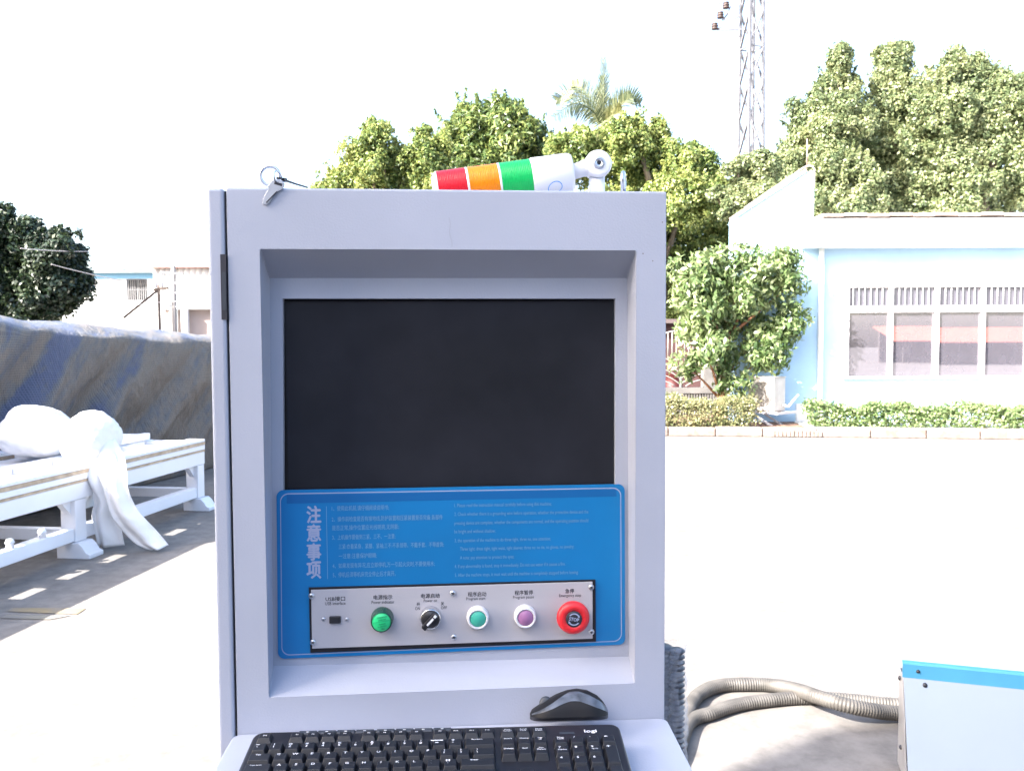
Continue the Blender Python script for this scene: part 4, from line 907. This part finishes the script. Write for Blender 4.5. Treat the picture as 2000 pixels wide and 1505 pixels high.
# ------------------------------------------------------------------ button panel
NB = NP - .0022; NW = NB - .0016
bk = [cab(603, 1147, NB), cab(1163, 1131.5, NB), cab(1164, 1252, NB), cab(606, 1274, NB)]
MB().prism(bk, (0, .0021, 0)).build('panel_gasket', M['black'], cabinet)
wh = [cab(607.3, 1151.5, NW), cab(1157.5, 1135.5, NW), cab(1157.5, 1246.5, NW), cab(609.6, 1266, NW)]
bpan = MB().prism(wh, (0, .0015, 0)).build('button_panel', M['plate_white'], cabinet, bevel=.0004)
OUT = (0, -1, 0)
def screw(px, py, n, r, rot):
    c = cab(px, py, n)
    s = MB().lathe(c, OUT, [(r, -.0002), (r * .98, r * .25), (r * .8, r * .5), (r * .45, r * .66), (.0001, r * .68)], 20).build('screw', M['steel'], cabinet)
    x = MB()
    for a in (rot, rot + 90):
        m = Matrix.Translation(c) @ Matrix.Rotation(R(a), 4, 'Y')
        x.box(-r * .52, r * .52, -r * .72, -r * .45, -r * .11, r * .11, m)
    x.build('cross_slot', M['steel_dark'], s)
for px, py, a in ((608.5, 1163, 20), (611.5, 1253, 50), (884.5, 1157.5, 25), (886.5, 1243, 70), (1154.5, 1146, 35), (1155, 1233, 12)): screw(px, py, NW, 6.3 * CPP, a)
for px, py, a in ((632, 1208.5, 10), (677.5, 1209, 40)): screw(px, py, NW, 4.2 * CPP, a)
u0, u1 = cab(643.5, 1202, NW), cab(666, 1215, NW)
usb = MB().box(u0.x, u1.x, NW - .004, NW, u1.z, u0.z).build('usb_cover', M['black_soft'], cabinet, bevel=.0012, seg=3)
def T(s, px, py, w, hh, bold=0.0): text('lettering', s, M['ink'], bpan, cab(px, py, NW), hh * CPP, w * CPP, bold=bold)
for s, px, py, w, hh in (('USB接口', 655, 1168.5, 39, 9.6), ('USB interface', 655, 1177.5, 41, 6.4), ('电源指示', 748, 1165.5, 38, 9.6), ('Power indicator', 748, 1175, 46, 6.6),
                        ('电源启动', 840.5, 1162.8, 38, 9.6), ('Power on', 840.5, 1172, 27, 6.4), ('开', 817, 1179.5, 7, 7.2), ('ON', 815.5, 1187.5, 10, 6.4), ('关', 864, 1178, 7, 7.6), ('OFF', 867, 1185.8, 12.5, 6.4),
                        ('程序启动', 931.7, 1159.6, 38, 9.8), ('Program start', 929.3, 1169, 39.5, 8), ('程序暂停', 1023, 1156.5, 38, 9.8), ('Program pause', 1022.5, 1166, 43.5, 8),
                        ('急停', 1112.5, 1153.4, 18.5, 9.4), ('Emergency stop', 1113.5, 1162.7, 46, 8)):
    T(s, px, py, w, hh, .012 if ord(s[-1]) > 255 else .004)
# power indicator
def base(px, py, dpx=0): return cab(px, py, NW)
c = cab(747, 1205.5, NW); pi_ = empty('power_indicator', parent=cabinet)
MB().lathe(c, OUT, [(.0151, 0), (.0151, .004), (.0143, .0065), (.0143, .016), (.0135, .0185), (.0128, .0195), (.0128, .0155), (.0001, .0155)], 40).build('bezel', mat('smoky_bezel', (.012, .06, .045), .25), pi_)
MB().lathe(c, OUT, [(.0124, .0158), (.0124, .0182), (.0116, .0192), (.0001, .0196)], 40).build('lens', M['green_ind'], pi_)
cf = c + Vector((0, -.0197, 0))
for s, dx, dzv, w in (('Schutzfolie', .0008, .0072, .0135), ('entfernen', .0010, .0038, .0105), ('Remove', .0012, -.0018, .0085), ('protection', .0012, -.0052, .0115), ('film', .0024, -.0084, .004)):
    text('lettering', s, mat('film_print', (.008, .13, .06), .5), pi_, cf + Vector((dx, 0, dzv)), .0021, w, rot=R(10), bold=.012)
MB().bar(cf + Vector((-.0105, -.0001, -.0004)), cf + Vector((.0105, -.0001, .0028)), .0002, .0004).build('film_line', mat('film_print_line', (.008, .13, .06), .5), pi_)
# selector switch
c = cab(841, 1203.5, NW); sw = empty('power_selector', parent=cabinet)
MB().lathe(c, OUT, [(.0146, 0), (.0146, .003), (.0140, .009), (.0132, .0115), (.0122, .0120), (.0120, .0100), (.0001, .0100)], 40).build('collar', M['chrome'], sw)
MB().lathe(c, OUT, [(.0119, .0102), (.0119, .0125), (.0112, .0135), (.0001, .0137)], 40).build('dial', M['black'], sw)
mrot = Matrix.Translation(c) @ Matrix.Rotation(R(-47), 4, 'Y')
MB().box(-.0138, .0118, -.0225, -.0130, -.0034, .0034, mrot).build('handle', M['black'], sw, bevel=.0012)
MB().box(-.0060, .0060, -.0230, -.0222, -.0014, .0014, mrot).build('pointer', M['key_print'], sw)
MB().box(.0078, .0116, -.0230, -.0222, -.0018, .0018, mrot).build('pointer', M['key_print'], sw)
# push buttons
for nm, px, py, mt in (('start_button', 933, 1202.5, M['green_btn']), ('pause_button', 1025, 1200.5, M['mauve_btn'])):
    c = cab(px, py, NW); e = empty(nm, parent=cabinet)
    MB().lathe(c, OUT, [(.0150, 0), (.0152, .0025), (.0147, .006), (.0145, .0105), (.0138, .0128), (.0124, .0136), (.0112, .0128), (.0110, .0085), (.0001, .0085)], 44).build('collar', M['ring_white'], e)
    MB().lathe(c, OUT, [(.0107, .0086), (.0107, .0118), (.0102, .0126), (.0001, .0130)], 44).build('cap', mt, e)
# emergency stop
c = cab(1116, 1197.5, NW); es = empty('emergency_stop_button', parent=cabinet)
MB().lathe(c, OUT, [(.0135, 0), (.0135, .0125), (.0001, .0125)], 36).build('stem', M['red_btn'], es)
MB().lathe(c, OUT, [(.0150, .010), (.0214, .0120), (.0224, .0155), (.0218, .0195), (.0190, .0225), (.0115, .0240), (.0111, .0228), (.0001, .0228)], 56).build('mushroom_cap', M['red_btn'], es)
disc = MB().lathe(c, OUT, [(.0109, .0222), (.0109, .0240), (.0106, .0244), (.0001, .0244)], 40).build('stop_disc', mat('stop_black', (.022, .022, .032), .45), es)
cf = c + Vector((0, -.0245, 0))
text('stop_lettering', 'STOP', M['line_pale'], es, cf, .0046, .0132, rot=R(-10), bold=.03)
for s in (1, -1):
    arc = MB(); vs = []
    for k in range(13):
        a = R(35 + 105 * k / 12) + (0 if s > 0 else math.pi)
        for rr in (.0068, .0084): vs.append(cf + Vector((rr * math.cos(a), -.0002, rr * math.sin(a))))
    arc.add(vs, [(2*k, 2*k+1, 2*k+3, 2*k+2) for k in range(12)])
    a = R(35) + (0 if s > 0 else math.pi); e0 = R(14) + (0 if s > 0 else math.pi)
    arc.add([cf + Vector((r_ * math.cos(t), -.0002, r_ * math.sin(t))) for r_, t in ((.0058, a), (.0094, a), (.0076, e0))], [(0, 1, 2)])
    arc.build('stop_arrow', M['line_pale'], es)

# ------------------------------------------------------------------ signal lamp lying on the cabinet roof
SN = .21
A0, A1 = cab(845, 373.5, SN), cab(1117, 337, SN)
ax = (A1 - A0).normalized(); L = (A1 - A0).length
SR = .0285
lamp = empty('signal_lamp', parent=cabinet)
def seg(name, p0, p1, m, ribs=0, r=SR):
    """piece of the lamp between two photo columns"""
    t0, t1 = (p0 - 845) / 272 * L, (p1 - 845) / 272 * L; pr = []
    if ribs:
        for k in range(ribs * 4 + 1): pr.append((r + (.00026 if k % 4 in (1, 2) else -.00026), t0 + (t1 - t0) * k / (ribs * 4)))
    else:
        b = min(.003, (t1 - t0) * .2); pr = [(r - b, t0), (r, t0 + b), (r, t1 - b), (r - b, t1)]
    return MB().lathe(A0, ax, pr, 56).build(name, m, lamp)
MB().lathe(A0, ax, [(.0001, 0), (SR - .010, .0005), (SR - .004, .003), (SR, .008), (SR, 11.5 / 272 * L)], 56).build('end_cap', M['white_pl'], lamp)
seg('red_lens', 856.5, 911.5, M['red_lens'], 17)
seg('spacer_ring', 911.5, 916, M['white_pl'], 0, SR + .0003)
seg('orange_lens', 916, 973, M['orange_lens'], 17)
seg('spacer_ring', 973, 977.5, M['white_pl'], 0, SR + .0003)
seg('green_lens', 977.5, 1036.5, M['green_lens'], 17)
MB().lathe(A0, ax, [(SR, 1036.5 / 272 * L - 845 / 272 * L), (SR + .0012, (1040 - 845) / 272 * L), (SR + .0012, (1110 - 845) / 272 * L), (SR - .001, (1116.5 - 845) / 272 * L), (SR - .012, L)], 56).build('base_housing', M['white_pl'], lamp)
dkn = ax.cross(Vector((0, 1, 0))).normalized()
# blue ring mark on the base housing
tm = A0 + ax * ((1081 - 845) / 272 * L); vs = []
for k in range(33):
    a = 2 * math.pi * k / 32
    for rr in (.0100, .0112):
        s_, q_ = rr * math.cos(a), rr * math.sin(a) - .0262; ang = q_ / (SR + .0014)
        vs.append(tm + ax * s_ + Vector((0, -1, 0)) * ((SR + .0015) * math.cos(ang)) + Vector((0, 0, 1)) * ((SR + .0015) * math.sin(ang)))
MB().add(vs, [(2*k, 2*k+1, 2*k+3, 2*k+2) for k in range(32)]).build('blue_ring_mark', mat('logo_blue', (.03, .30, .75), .4), lamp)
PC = cab(1166, 323, SN)
nk0 = A1 - ax * .002; nk1 = Vector((PC.x, PC.y, PC.z)) - ax * .008
MB().lathe(nk0, (nk1 - nk0), [(.0118, 0), (.0118, .55 * (nk1 - nk0).length), (.0126, .58 * (nk1 - nk0).length), (.0126, (nk1 - nk0).length)], 32).build('neck', M['white_pl'], lamp)
MB().lathe(PC + Vector((0, .016, 0)), OUT, [(.016, 0), (.0205, .003), (.0208, .006), (.0208, .028), (.0195, .0325), (.0165, .034), (.0095, .034)], 48).build('pivot_disc', M['white_pl'], lamp)
pb = MB().lathe(PC + Vector((0, -.0180, 0)), OUT, [(.0090, 0), (.0090, .0016), (.0080, .0024), (.0036, .0024), (.0034, .0008), (.0001, .0008)], 32).build('pivot_bolt', M['steel'], lamp)
MB().lathe(PC + Vector((0, -.0190, 0)), OUT, [(.0034, 0), (.0001, .0003)], 6, smooth=False).build('hex_socket', M['ink'], lamp)
MB().lathe((PC.x, PC.y, CZT), (0, 0, 1), [(.0165, 0), (.0165, .013), (.0150, .0150), (.0122, .016), (.0118, PC.z - CZT - .012)], 40).build('foot_stem', M['white_pl'], lamp)

# ------------------------------------------------------------------ lifting eyes
def eyebolt(c, yaw, ro, rm, sq=1.0):
    m = MB(); pts = []
    for k in range(37):
        a = 2 * math.pi * k / 36
        pts.append(c + Vector((ro * math.cos(a) * math.cos(yaw), ro * math.cos(a) * math.sin(yaw), ro * math.sin(a))))
    m.tube(pts, rm, 12, cap=False)
    m.lathe((c.x, c.y, CZT), (0, 0, 1), [(rm * 2.1, 0), (rm * 2.1, .003), (rm * 1.2, .004), (rm * 1.2, max(.005, c.z - ro - CZT + .002))], 20)
    return m.build('lifting_eye', M['steel'], cabinet)
e1 = cab(527.5, 343.5, .075); eyebolt(e1, .0, .0125, .0023)
e2 = cab(1217.5, 353, .07); eyebolt(e2, R(72), .0105, .0030)
# bolts on the right side wall
for py, nn, rr in ((882, .12, .005), (932, .09, .0045), (948, .12, .004)):
    zz = cab(1304, py, nn).z
    MB().lathe((CW, nn, zz), (1, 0, 0), [(rr, 0), (rr, .003), (rr * .8, .006), (.0001, .0065)], 16).build('side_bolt', M['steel_dark'] if py == 882 else M['steel'], cabinet)

# ================================================================== key and cable tie hanging from the lifting eye
def cw(p): return CO + cE * p.x + cN * p.y + Vector((0, 0, p.z))
KN = -.0032
kx = lambda px, py: cab(px, py, KN)
head = [kx(*p) for p in ((531, 352.5), (537, 349.5), (545, 350.5), (551, 353), (556, 358), (555.5, 364), (549, 371), (541, 374.5), (537, 377), (531, 388), (526, 395.5), (519, 400), (514, 398.5), (512, 396), (513.5, 391.5), (512.5, 389), (515.5, 386), (515, 383.5), (518, 380), (518.5, 377), (522, 373.5), (524, 371), (523.5, 367), (522.5, 364))]
ko = cw(kx(535, 375))
key = empty('cabinet_key', ko, CYAW, 'small silver key dangling over the top edge of the control cabinet', 'key')
toK = lambda p: p - Vector(((ko - CO).dot(cE), (ko - CO).dot(cN), ko.z))
MB().prism([toK(p) for p in head], (0, .0019, 0)).build('key_blank', M['steel'], key, bevel=.0004)
MB().bar(toK(kx(541, 374) + Vector((0, -.0003, 0))), toK(kx(520, 396) + Vector((0, -.0003, 0))), .0009, .0012).build('blade_groove', M['steel_dark'], key)
MB().bar(toK(kx(536, 357) + Vector((0, -.0004, 0))), toK(kx(551, 361.5) + Vector((0, -.0004, 0))), .0004, .0032).build('bow_slot', M['steel_dark'], key)
rp = []
for k in range(25):
    a = 2 * math.pi * k / 24; rp.append(toK(Vector((kx(541, 345).x + .0042 * math.cos(a) * .55, .002 + .012 * math.cos(a), kx(541, 345).z + .0075 * math.sin(a)))))
MB().tube(rp, .0011, 8, cap=False).build('split_ring', M['steel'], key)
t0 = cab(541, 348, -.001); t1 = cab(556, 352, .03); t2 = cab(600, 366, .10)
tie = empty('cable_tie', cw(t1), CYAW, 'black cable tie through the key ring on the cabinet roof', 'cable tie')
tl = lambda p: p - t1
MB().tube([tl(t0), tl(cab(548, 348, .006)), tl(t1), tl(cab(578, 359.5, .07)), tl(t2)], [.0014, .0014, .0018, .0014, .0013], 6).build('strap', M['black_soft'], tie)
MB().bar(tl(cab(552, 350.5, .012)), tl(cab(558, 352.5, .02)), .0052, .0046).build('tie_head', M['black_soft'], tie, bevel=.0006)

# ================================================================== keyboard
KZ = CZB
kb_l = Vector((-.3100, .9670, KZ)); KY = R(2.4)
kbd = empty('keyboard', kb_l, KY, 'black full size keyboard with white letters on the cabinet tray', 'keyboard')
KTILT = R(8.0); KWD, KDP = .4385, .149
Kt = Matrix.Rotation(KTILT, 4, 'X')                    # tips the front edge down, back edge stays up
KB0 = Vector((0, 0, .0212))
def kp(u, v, z): return Kt @ Vector((u, -v, z)) + KB0
def kbox(u0, u1, v0, v1, z0, z1, tu=0.0, tb=0.0, tf=0.0):
    """block on the keyboard: tapers in at the sides (tu), back (tb) and front (tf)"""
    vs = [kp(u0, v0, z0), kp(u1, v0, z0), kp(u1, v1, z0), kp(u0, v1, z0), kp(u0 + tu, v0 + tb, z1), kp(u1 - tu, v0 + tb, z1), kp(u1 - tu, v1 - tf, z1), kp(u0 + tu, v1 - tf, z1)]
    return MB().add(vs, [(0, 1, 2, 3), (4, 7, 6, 5), (0, 4, 5, 1), (1, 5, 6, 2), (2, 6, 7, 3), (3, 7, 4, 0)])
def kround(u0, u1, v0, v1, z0, z1, rad):
    pts = []
    for cx, cy, a0 in ((u1 - rad, v0 + rad, 0), (u0 + rad, v0 + rad, 90), (u0 + rad, v1 - rad, 180), (u1 - rad, v1 - rad, 270)):
        for k in range(7): a = R(a0 + 15 * k); pts.append(kp(cx + rad * math.cos(a), cy - rad * math.sin(a), z0))
    return MB().prism(pts, Kt @ Vector((0, 0, z1 - z0)))
kround(0, KWD, 0, KDP, 0, .0145, .012).build('case', M['black'], kbd, bevel=.003, seg=3)
kround(.006, KWD - .006, .004, KDP - .004, .0140, .0152, .009).build('deck', M['black'], kbd)
for fx in (.03, KWD - .06):
    MB().box(fx, fx + .03, -.016, -.010, 0, .0192).build('flip_foot', M['black'], kbd)
U = .01870; Z0, Z1 = .0150, .0225
def keycap(u, v, w, lines, size=None, hh=1.0, fk=False):
    g = .0005
    o = kbox(u + g, u + w * U - g, v + g, v + hh * U - g if not fk else v + .0150, Z0, Z1 - (.002 if fk else 0), .0024, .0010, .0046 if not fk else .0042).build('key', M['key'], kbd, bevel=.0006, seg=2)
    n = len(lines)
    for i, s in enumerate(lines):
        if not s: continue
        big = len(s) == 1
        hgt = (.0032 if big else .0021) if not fk else .0019
        vv = v + (.0038 if not fk else .0052) + i * (.0042 if big or len(lines[0]) == 1 else .0027)
        wd = None
        uu = u + w * U * .5 if (not big or fk) else u + .0066
        if w > 1.3 and not big: uu = u + w * U * .42
        try:
            text('key_lettering', s, M['key_print'], o, kp(uu, vv, Z1 - (.002 if fk else 0)), hgt * (1 if s not in "-_=~,.'`;:*^" else .32), wd, right=Kt @ Vector((1, 0, 0)), up=Kt @ Vector((0, 1, 0)), bold=.008, sx=1.35)
        except Exception: pass
ML = .0070
vF, vN = .0112, .0335
for i, s in enumerate(['Esc', 'F1', 'F2', 'F3', 'F4', 'F5', 'F6', 'F7', 'F8', 'F9', 'F10', 'F11', 'F12']):
    u = ML + (0 if i == 0 else (2 + (i - 1) + .5 * ((i - 1) // 4)) * U)
    keycap(u, vF, 1, [s], fk=True)
rows = [(0, [('~', '`')] + [(a, b) for a, b in zip('!@#$%^&*()', '1234567890')] + [('_', '-'), ('+', '='), ('Backspace', 2)]),
        (1, [('Tab', 1.5)] + [(c_,) for c_ in 'QWERTYUIOP'] + [('{', '['), ('}', ']'), ('|', '\\', 1.5)]),
        (2, [('Caps Lock', 1.75)] + [(c_,) for c_ in 'ASDFGHJKL'] + [(':', ';'), ('"', "'"), ('Enter', 2.25)]),
        (3, [('Shift', 2.25)] + [(c_,) for c_ in 'ZXCVBNM'] + [('<', ','), ('>', '.'), ('?', '/'), ('Shift', 2.75)]),
        (4, [('Ctrl', 1.25), ('', 1.25), ('Alt', 1.25), ('', 6.25), ('Alt', 1.25), ('', 1.25), ('', 1.25), ('Ctrl', 1.25)])]
for r_, ks in rows:
    u = ML
    for k in ks:
        w = k[-1] if isinstance(k[-1], (int, float)) else 1
        ls = [x for x in k if isinstance(x, str)]
        keycap(u, vN + r_ * U, w, ls if r_ < 3 else []); u += w * U
un = ML + 15 * U + .0052
for i, s in enumerate((['Print', 'Screen'], ['Scroll', 'Lock'], ['Pause', 'Break'])): keycap(un + i * U, vF, 1, s, fk=True)
for i, s in enumerate((['Insert'], ['Home'], ['Page', 'Up'])): keycap(un + i * U, vN, 1, s)
for i, s in enumerate((['Delete'], ['End'], ['Page', 'Down'])): keycap(un + i * U, vN + U, 1, s)
keycap(un + U, vN + 3 * U, 1, [])
for i in range(3): keycap(un + i * U, vN + 4 * U, 1, [])
up_ = un + 3 * U + .0052
for i, s in enumerate((['Num', 'Lock'], ['/'], ['*'], ['-'])): keycap(up_ + i * U, vN, 1, s)
for i, s in enumerate((['7', 'Home'], ['8'], ['9', 'Pg Up'])): keycap(up_ + i * U, vN + U, 1, s)
keycap(up_ + 3 * U, vN + U, 1, ['+'], hh=2)
for i, s in enumerate((['4'], ['5'], ['6'])): keycap(up_ + i * U, vN + 2 * U, 1, s)
for i in range(3): keycap(up_ + i * U, vN + 3 * U, 1, [])
keycap(up_ + 3 * U, vN + 3 * U, 1, [], hh=2); keycap(up_, vN + 4 * U, 2, []); keycap(up_ + 2 * U, vN + 4 * U, 1, [])
for i in range(8):
    u = ML + .046 + i * .0226 + (.002 if i > 3 else 0)
    o = kbox(u, u + .0216, .0022, .0090, .0148, .0164, .0006, .0006, .0014).build('media_key', M['media'], kbd, bevel=.0004)
    MB().add([kp(u + a, .0056 + b * .6, .0165) for a, b in ((.0090, -.0010), (.0122, -.0010), (.0122, .0008), (.0090, .0008))], [(0, 1, 2, 3)]).build('media_symbol', M['key_print'], o)
text('brand_lettering', 'logi', M['key_print'], kbd, kp(up_ + 2.55 * U, .0165, .0153), .0072, .0145, right=Kt @ Vector((1, 0, 0)), up=Kt @ Vector((0, 1, 0)), bold=.02)
o = kbox(up_ + .55 * U, up_ + 1.5 * U, .0165, .0205, .0150, .0156).build('power_slider', M['media'], kbd)
text('slider_lettering', 'OFF  ON', M['media'], kbd, kp(up_ + 1.0 * U, .0135, .0153), .0014, .008, right=Kt @ Vector((1, 0, 0)), up=Kt @ Vector((0, 1, 0)))

# ================================================================== mouse
mo = onZ(1116, 1420, 1.0375); mo = Vector((mo.x, 1.024, 1.0295))
mouse = empty('computer_mouse', mo, R(3), 'black wireless mouse resting on the back edge of the keyboard', 'computer mouse')
mouse.rotation_euler = (R(-18), 0, R(3))
ML_, MW_, MH_ = .0495, .0300, .0405
def mh(s):   # height along the length, s -1 front .. 1 rear
    return float(np.interp((s + 1) / 2, [0, .03, .1, .2, .35, .5, .62, .75, .87, .95, 1], [.007, .0115, .0155, .0215, .0290, .0338, .0352, .0330, .027, .0190, .010]))
def mw(s): return MW_ * (1 - abs(s) ** 3.2) ** .42 * (1 - .08 * math.cos(3 * s))
NS, NA = 33, 20
def mpt(s, a, k=1.0):
    """a 0 (near side bottom) .. pi (far side bottom)"""
    w, hh = mw(s), mh(s); ca, sa = math.cos(a), math.sin(a)
    y = -w * math.copysign(abs(ca) ** .75, ca) * k; z = .004 + max(.001, hh - .004) * (abs(sa) ** .72) * k
    return Vector((s * ML_, y, z))
m = MB(); vs = []
for i in range(NS):
    s = -.995 + 1.99 * i / (NS - 1)
    for j in range(NA + 1): vs.append(mpt(s, math.pi * j / NA))
fs = [(i*(NA+1)+j, (i+1)*(NA+1)+j, (i+1)*(NA+1)+j+1, i*(NA+1)+j+1) for i in range(NS-1) for j in range(NA)]
m.add(vs, fs, True)
m.build('body', mat('mouse_shell', (.006, .0065, .009), .6, spec=.3), mouse)
m = MB(); vs = []
for i in range(NS):
    s = -.99 + 1.98 * i / (NS - 1); b = mpt(s, 0, .94)
    vs += [Vector((b.x, b.y, 0.0)), Vector((b.x, -b.y, 0.0)), Vector((mpt(s, 0).x, mpt(s, 0).y, .0042)), Vector((mpt(s, math.pi).x, mpt(s, math.pi).y, .0042))]
fs = []
for i in range(NS - 1):
    a, b = i * 4, i * 4 + 4; fs += [(a, b, b + 1, a + 1), (a, a + 2, b + 2, b), (a + 1, b + 1, b + 3, a + 3)]
m.add(vs, fs, True).build('base', M['black'], mouse)
for sd in (0, 1):
    m = MB(); vs = []
    for i in range(NS):
        s = -.97 + 1.94 * i / (NS - 1); t = (s + 1) / 2
        zc = .56 + .22 * math.exp(-((t - .52) / .25) ** 2); hw = .11 + .10 * t
        for q_ in range(4):
            zz = min(.97, zc + hw * (q_ / 1.5 - 1)); a = math.asin(max(.02, zz) ** (1 / .72)); a = math.pi - a if sd else a
            p = mpt(s, a); nrm = Vector((0, p.y, max(.001, p.z - .01) * .8)).normalized(); vs.append(p + nrm * .0007)
    m.add(vs, [(i*4+j, (i+1)*4+j, (i+1)*4+j+1, i*4+j+1) for i in range(NS-1) for j in range(3)], True).build('side_band', M['grey_band'], mouse)
wc = mpt(-.58, math.pi / 2)
MB().lathe(wc + Vector((0, -.004, -.0035)), (0, 1, 0), [(.0055, 0), (.0085, .0015), (.0085, .0065), (.0055, .008)], 28).build('scroll_wheel', M['media'], mouse)
MB().tube([mpt(s_, math.pi / 2) + Vector((0, 0, .0001)) for s_ in (-.95, -.85, -.75, -.4, -.2, -.05)], .0006, 6).build('button_gap', M['ink'], mouse)

# ================================================================== wrapped conduit beside the cabinet, hoses, machine box
M['conduit'] = mat('conduit_grey', (.045, .048, .062), .45)
M['film'] = bpy.data.materials.new('clear_wrap'); M['film'].use_nodes = True
nt = M['film'].node_tree; p = nt.nodes['Principled BSDF']; p.inputs['Base Color'].default_value = (.9, .9, .93, 1); p.inputs['Roughness'].default_value = .18; p.inputs['Alpha'].default_value = .2
wb = empty('wrapped_conduit', (.262, 1.37, 0), 0, 'dark ribbed conduit in crumpled clear plastic wrap against the cabinet side', 'conduit')
zt = .995
for ox, oy, r_, nr in ((-.010, 0, .0165, 98), (.012, -.014, .0115, 92)):
    pr = []
    for k in range(nr * 4): pr.append((r_ + (.0022 if k % 4 in (1, 2) else -.0016), .12 + (zt - .12) * k / (nr * 4 - 1)))
    MB().lathe((ox, oy, 0), (0, 0, 1), pr, 20).build('ribbed_conduit', M['conduit'], wb)
rng = random.Random(3); vs = []; NR, NZ = 26, 60
for j in range(NZ):
    z = .30 + (zt + .005 - .30) * j / (NZ - 1)
    for i in range(NR):
        a = 2 * math.pi * i / NR; rr = .026 + .012 * (1 - abs(2 * j / NZ - .6) * .6) * (.35 + .5 * math.sin(a * 3 + j * .35) ** 2) + rng.uniform(-.004, .005)
        vs.append((rr * math.cos(a) + .001, rr * math.sin(a) * .9 - .004, z + rng.uniform(-.003, .003)))
fs = [(j*NR+i, j*NR+(i+1) % NR, (j+1)*NR+(i+1) % NR, (j+1)*NR+i) for j in range(NZ-1) for i in range(NR)]
MB().add(vs, fs).build('clear_wrap', M['film'], wb)

M['hose'] = mat('hose_grey', (.072, .066, .060), .6, var=.35, vs=14, bump=.2, bs=200)
def hose(pxs, r, label, zlift=None):
    pts = [onZ(px, py, r + (zlift[i] if zlift else .0)) for i, (px, py) in enumerate(pxs)]
    pts = [pts[0] + Vector((-.35, -.75, 0))] + [pts[0] + Vector((-.12, -.30, 0))] + pts + [pts[-1] + Vector((.25, -.02, 0)), pts[-1] + Vector((.55, -.05, 0))]
    raw = smooth_path(pts, 60); out = [raw[0]]; step = .0029; acc = 0
    for a, b in zip(raw, raw[1:]):
        d = (b - a).length
        while acc + d >= step:
            a = a.lerp(b, (step - acc) / d); d = (b - a).length; out.append(a.copy()); acc = 0
        acc += d
    rad = [r * (1.03 if k % 4 in (1, 2) else .92) for k in range(len(out))]
    o = MB().tube(out, rad, 14, smooth=True).build('flexible_hose', M['hose'], None)
    return tag(o, label, 'hose')
hose([(1352, 1372), (1374, 1350), (1408, 1338), (1450, 1335.5), (1500, 1337), (1550, 1345), (1600, 1361), (1650, 1376), (1700, 1386), (1750, 1392)], .029, 'grey ribbed hose arching over the other hose on the yard', [0, 0, 0, 0, .0, .02, .05, .05, .03, .01])
hose([(1345, 1412), (1390, 1392), (1440, 1376), (1500, 1367), (1560, 1362), (1620, 1363), (1680, 1368), (1750, 1375)], .027, 'grey ribbed hose passing beneath the other hose on the yard')

# low machine box
M['box_white'] = mat('box_paint', (.27, .325, .40), .35, bump=.06, bs=300, var=.04, vs=3)
M['box_blue'] = mat('flap_blue', (.07, .29, .48), .35, var=.08, vs=4)
M['box_side'] = mat('box_side_metal', (.50, .48, .47), .3, .55, var=.15, vs=9)
BY = R(-17); bo = atY(1765, 1318, 2.80); bo_g = Vector((bo.x, bo.y, 0))
mbox = empty('machine_box', bo_g, BY, 'low pale blue machine housing with bright blue top flap on the yard', 'machine box')
bh = bo.z; BL, BDp, LEAN = 1.5, .075, .115
MB().add([Vector(p) for p in ((0, 0, bh), (BL, 0, bh), (BL, -LEAN, .02), (0.004, -LEAN, .02), (0, .006, bh), (BL, .006, bh), (BL, -LEAN + .006, .02), (0.004, -LEAN + .006, .02))],
    [(0, 1, 2, 3), (4, 7, 6, 5), (0, 4, 5, 1), (1, 5, 6, 2), (2, 6, 7, 3), (3, 7, 4, 0)]).build('front_panel', M['box_white'], mbox, bevel=.001)
MB().prism([(-.0032, .004, bh - .002), (-.0032, -LEAN + .005, .018), (-.0032, BDp, .018), (-.0032, BDp, bh - .002)], (.003, 0, 0)).build('side_panel', M['box_side'], mbox)
MB().prism([(BL + .0002, .004, bh - .002), (BL + .0002, -LEAN + .005, .018), (BL + .0002, BDp, .018), (BL + .0002, BDp, bh - .002)], (.003, 0, 0)).build('side_panel', M['box_side'], mbox)
MB().box(0, BL, BDp, BDp + .003, .018, bh - .002).build('rear_panel', M['box_side'], mbox)
MB().box(0.002, BL - .002, .018, BDp - .002, bh - .03, bh - .026).build('top_cover', M['box_white'], mbox)
fl = MB()
prof = [(-.0025, bh - .006), (.0005, bh + .040), (.006, bh + .046), (.016, bh + .049), (.016, bh + .047), (.008, bh + .043), (.0035, bh + .037), (.0005, bh - .006)]
fl.prism([(-.004, y_, z_) for y_, z_ in prof], (BL + .008, 0, 0)).build('top_flap', M['box_blue'], mbox)
for x_, z_, mt, rr in ((.045, bh + .019, M['steel_dark'], .007), (.066, bh - .024, M['steel_dark'], .0085)):
    s = MB().lathe((x_, -.0015 - (.006 if z_ < bh else 0), z_), (0, -1, .15), [(rr, -.003), (rr * .8, rr * .5), (.0001, rr * .75)], 16).build('screw', mt, mbox)
    if z_ < bh: MB().lathe((x_, -.0055, z_), (0, -1, .3), [(rr * 1.8, -.003), (rr * 1.8, .0008), (.0001, .0012)], 20).build('washer', M['steel'], s)
for z_, y_ in ((bh - .03, .05), (bh - .255, .0)):
    MB().lathe((-.003, y_, z_), (-1, 0, 0), [(.008, 0), (.008, .003), (.005, .007), (.0001, .008)], 14).build('side_screw', M['steel_dark'], mbox)
for fx in (.1, BL - .1):
    for fy in (-.1, .015): MB().box(fx, fx + .05, fy, fy + .05, 0, .02).build('foot', M['steel_dark'], mbox)
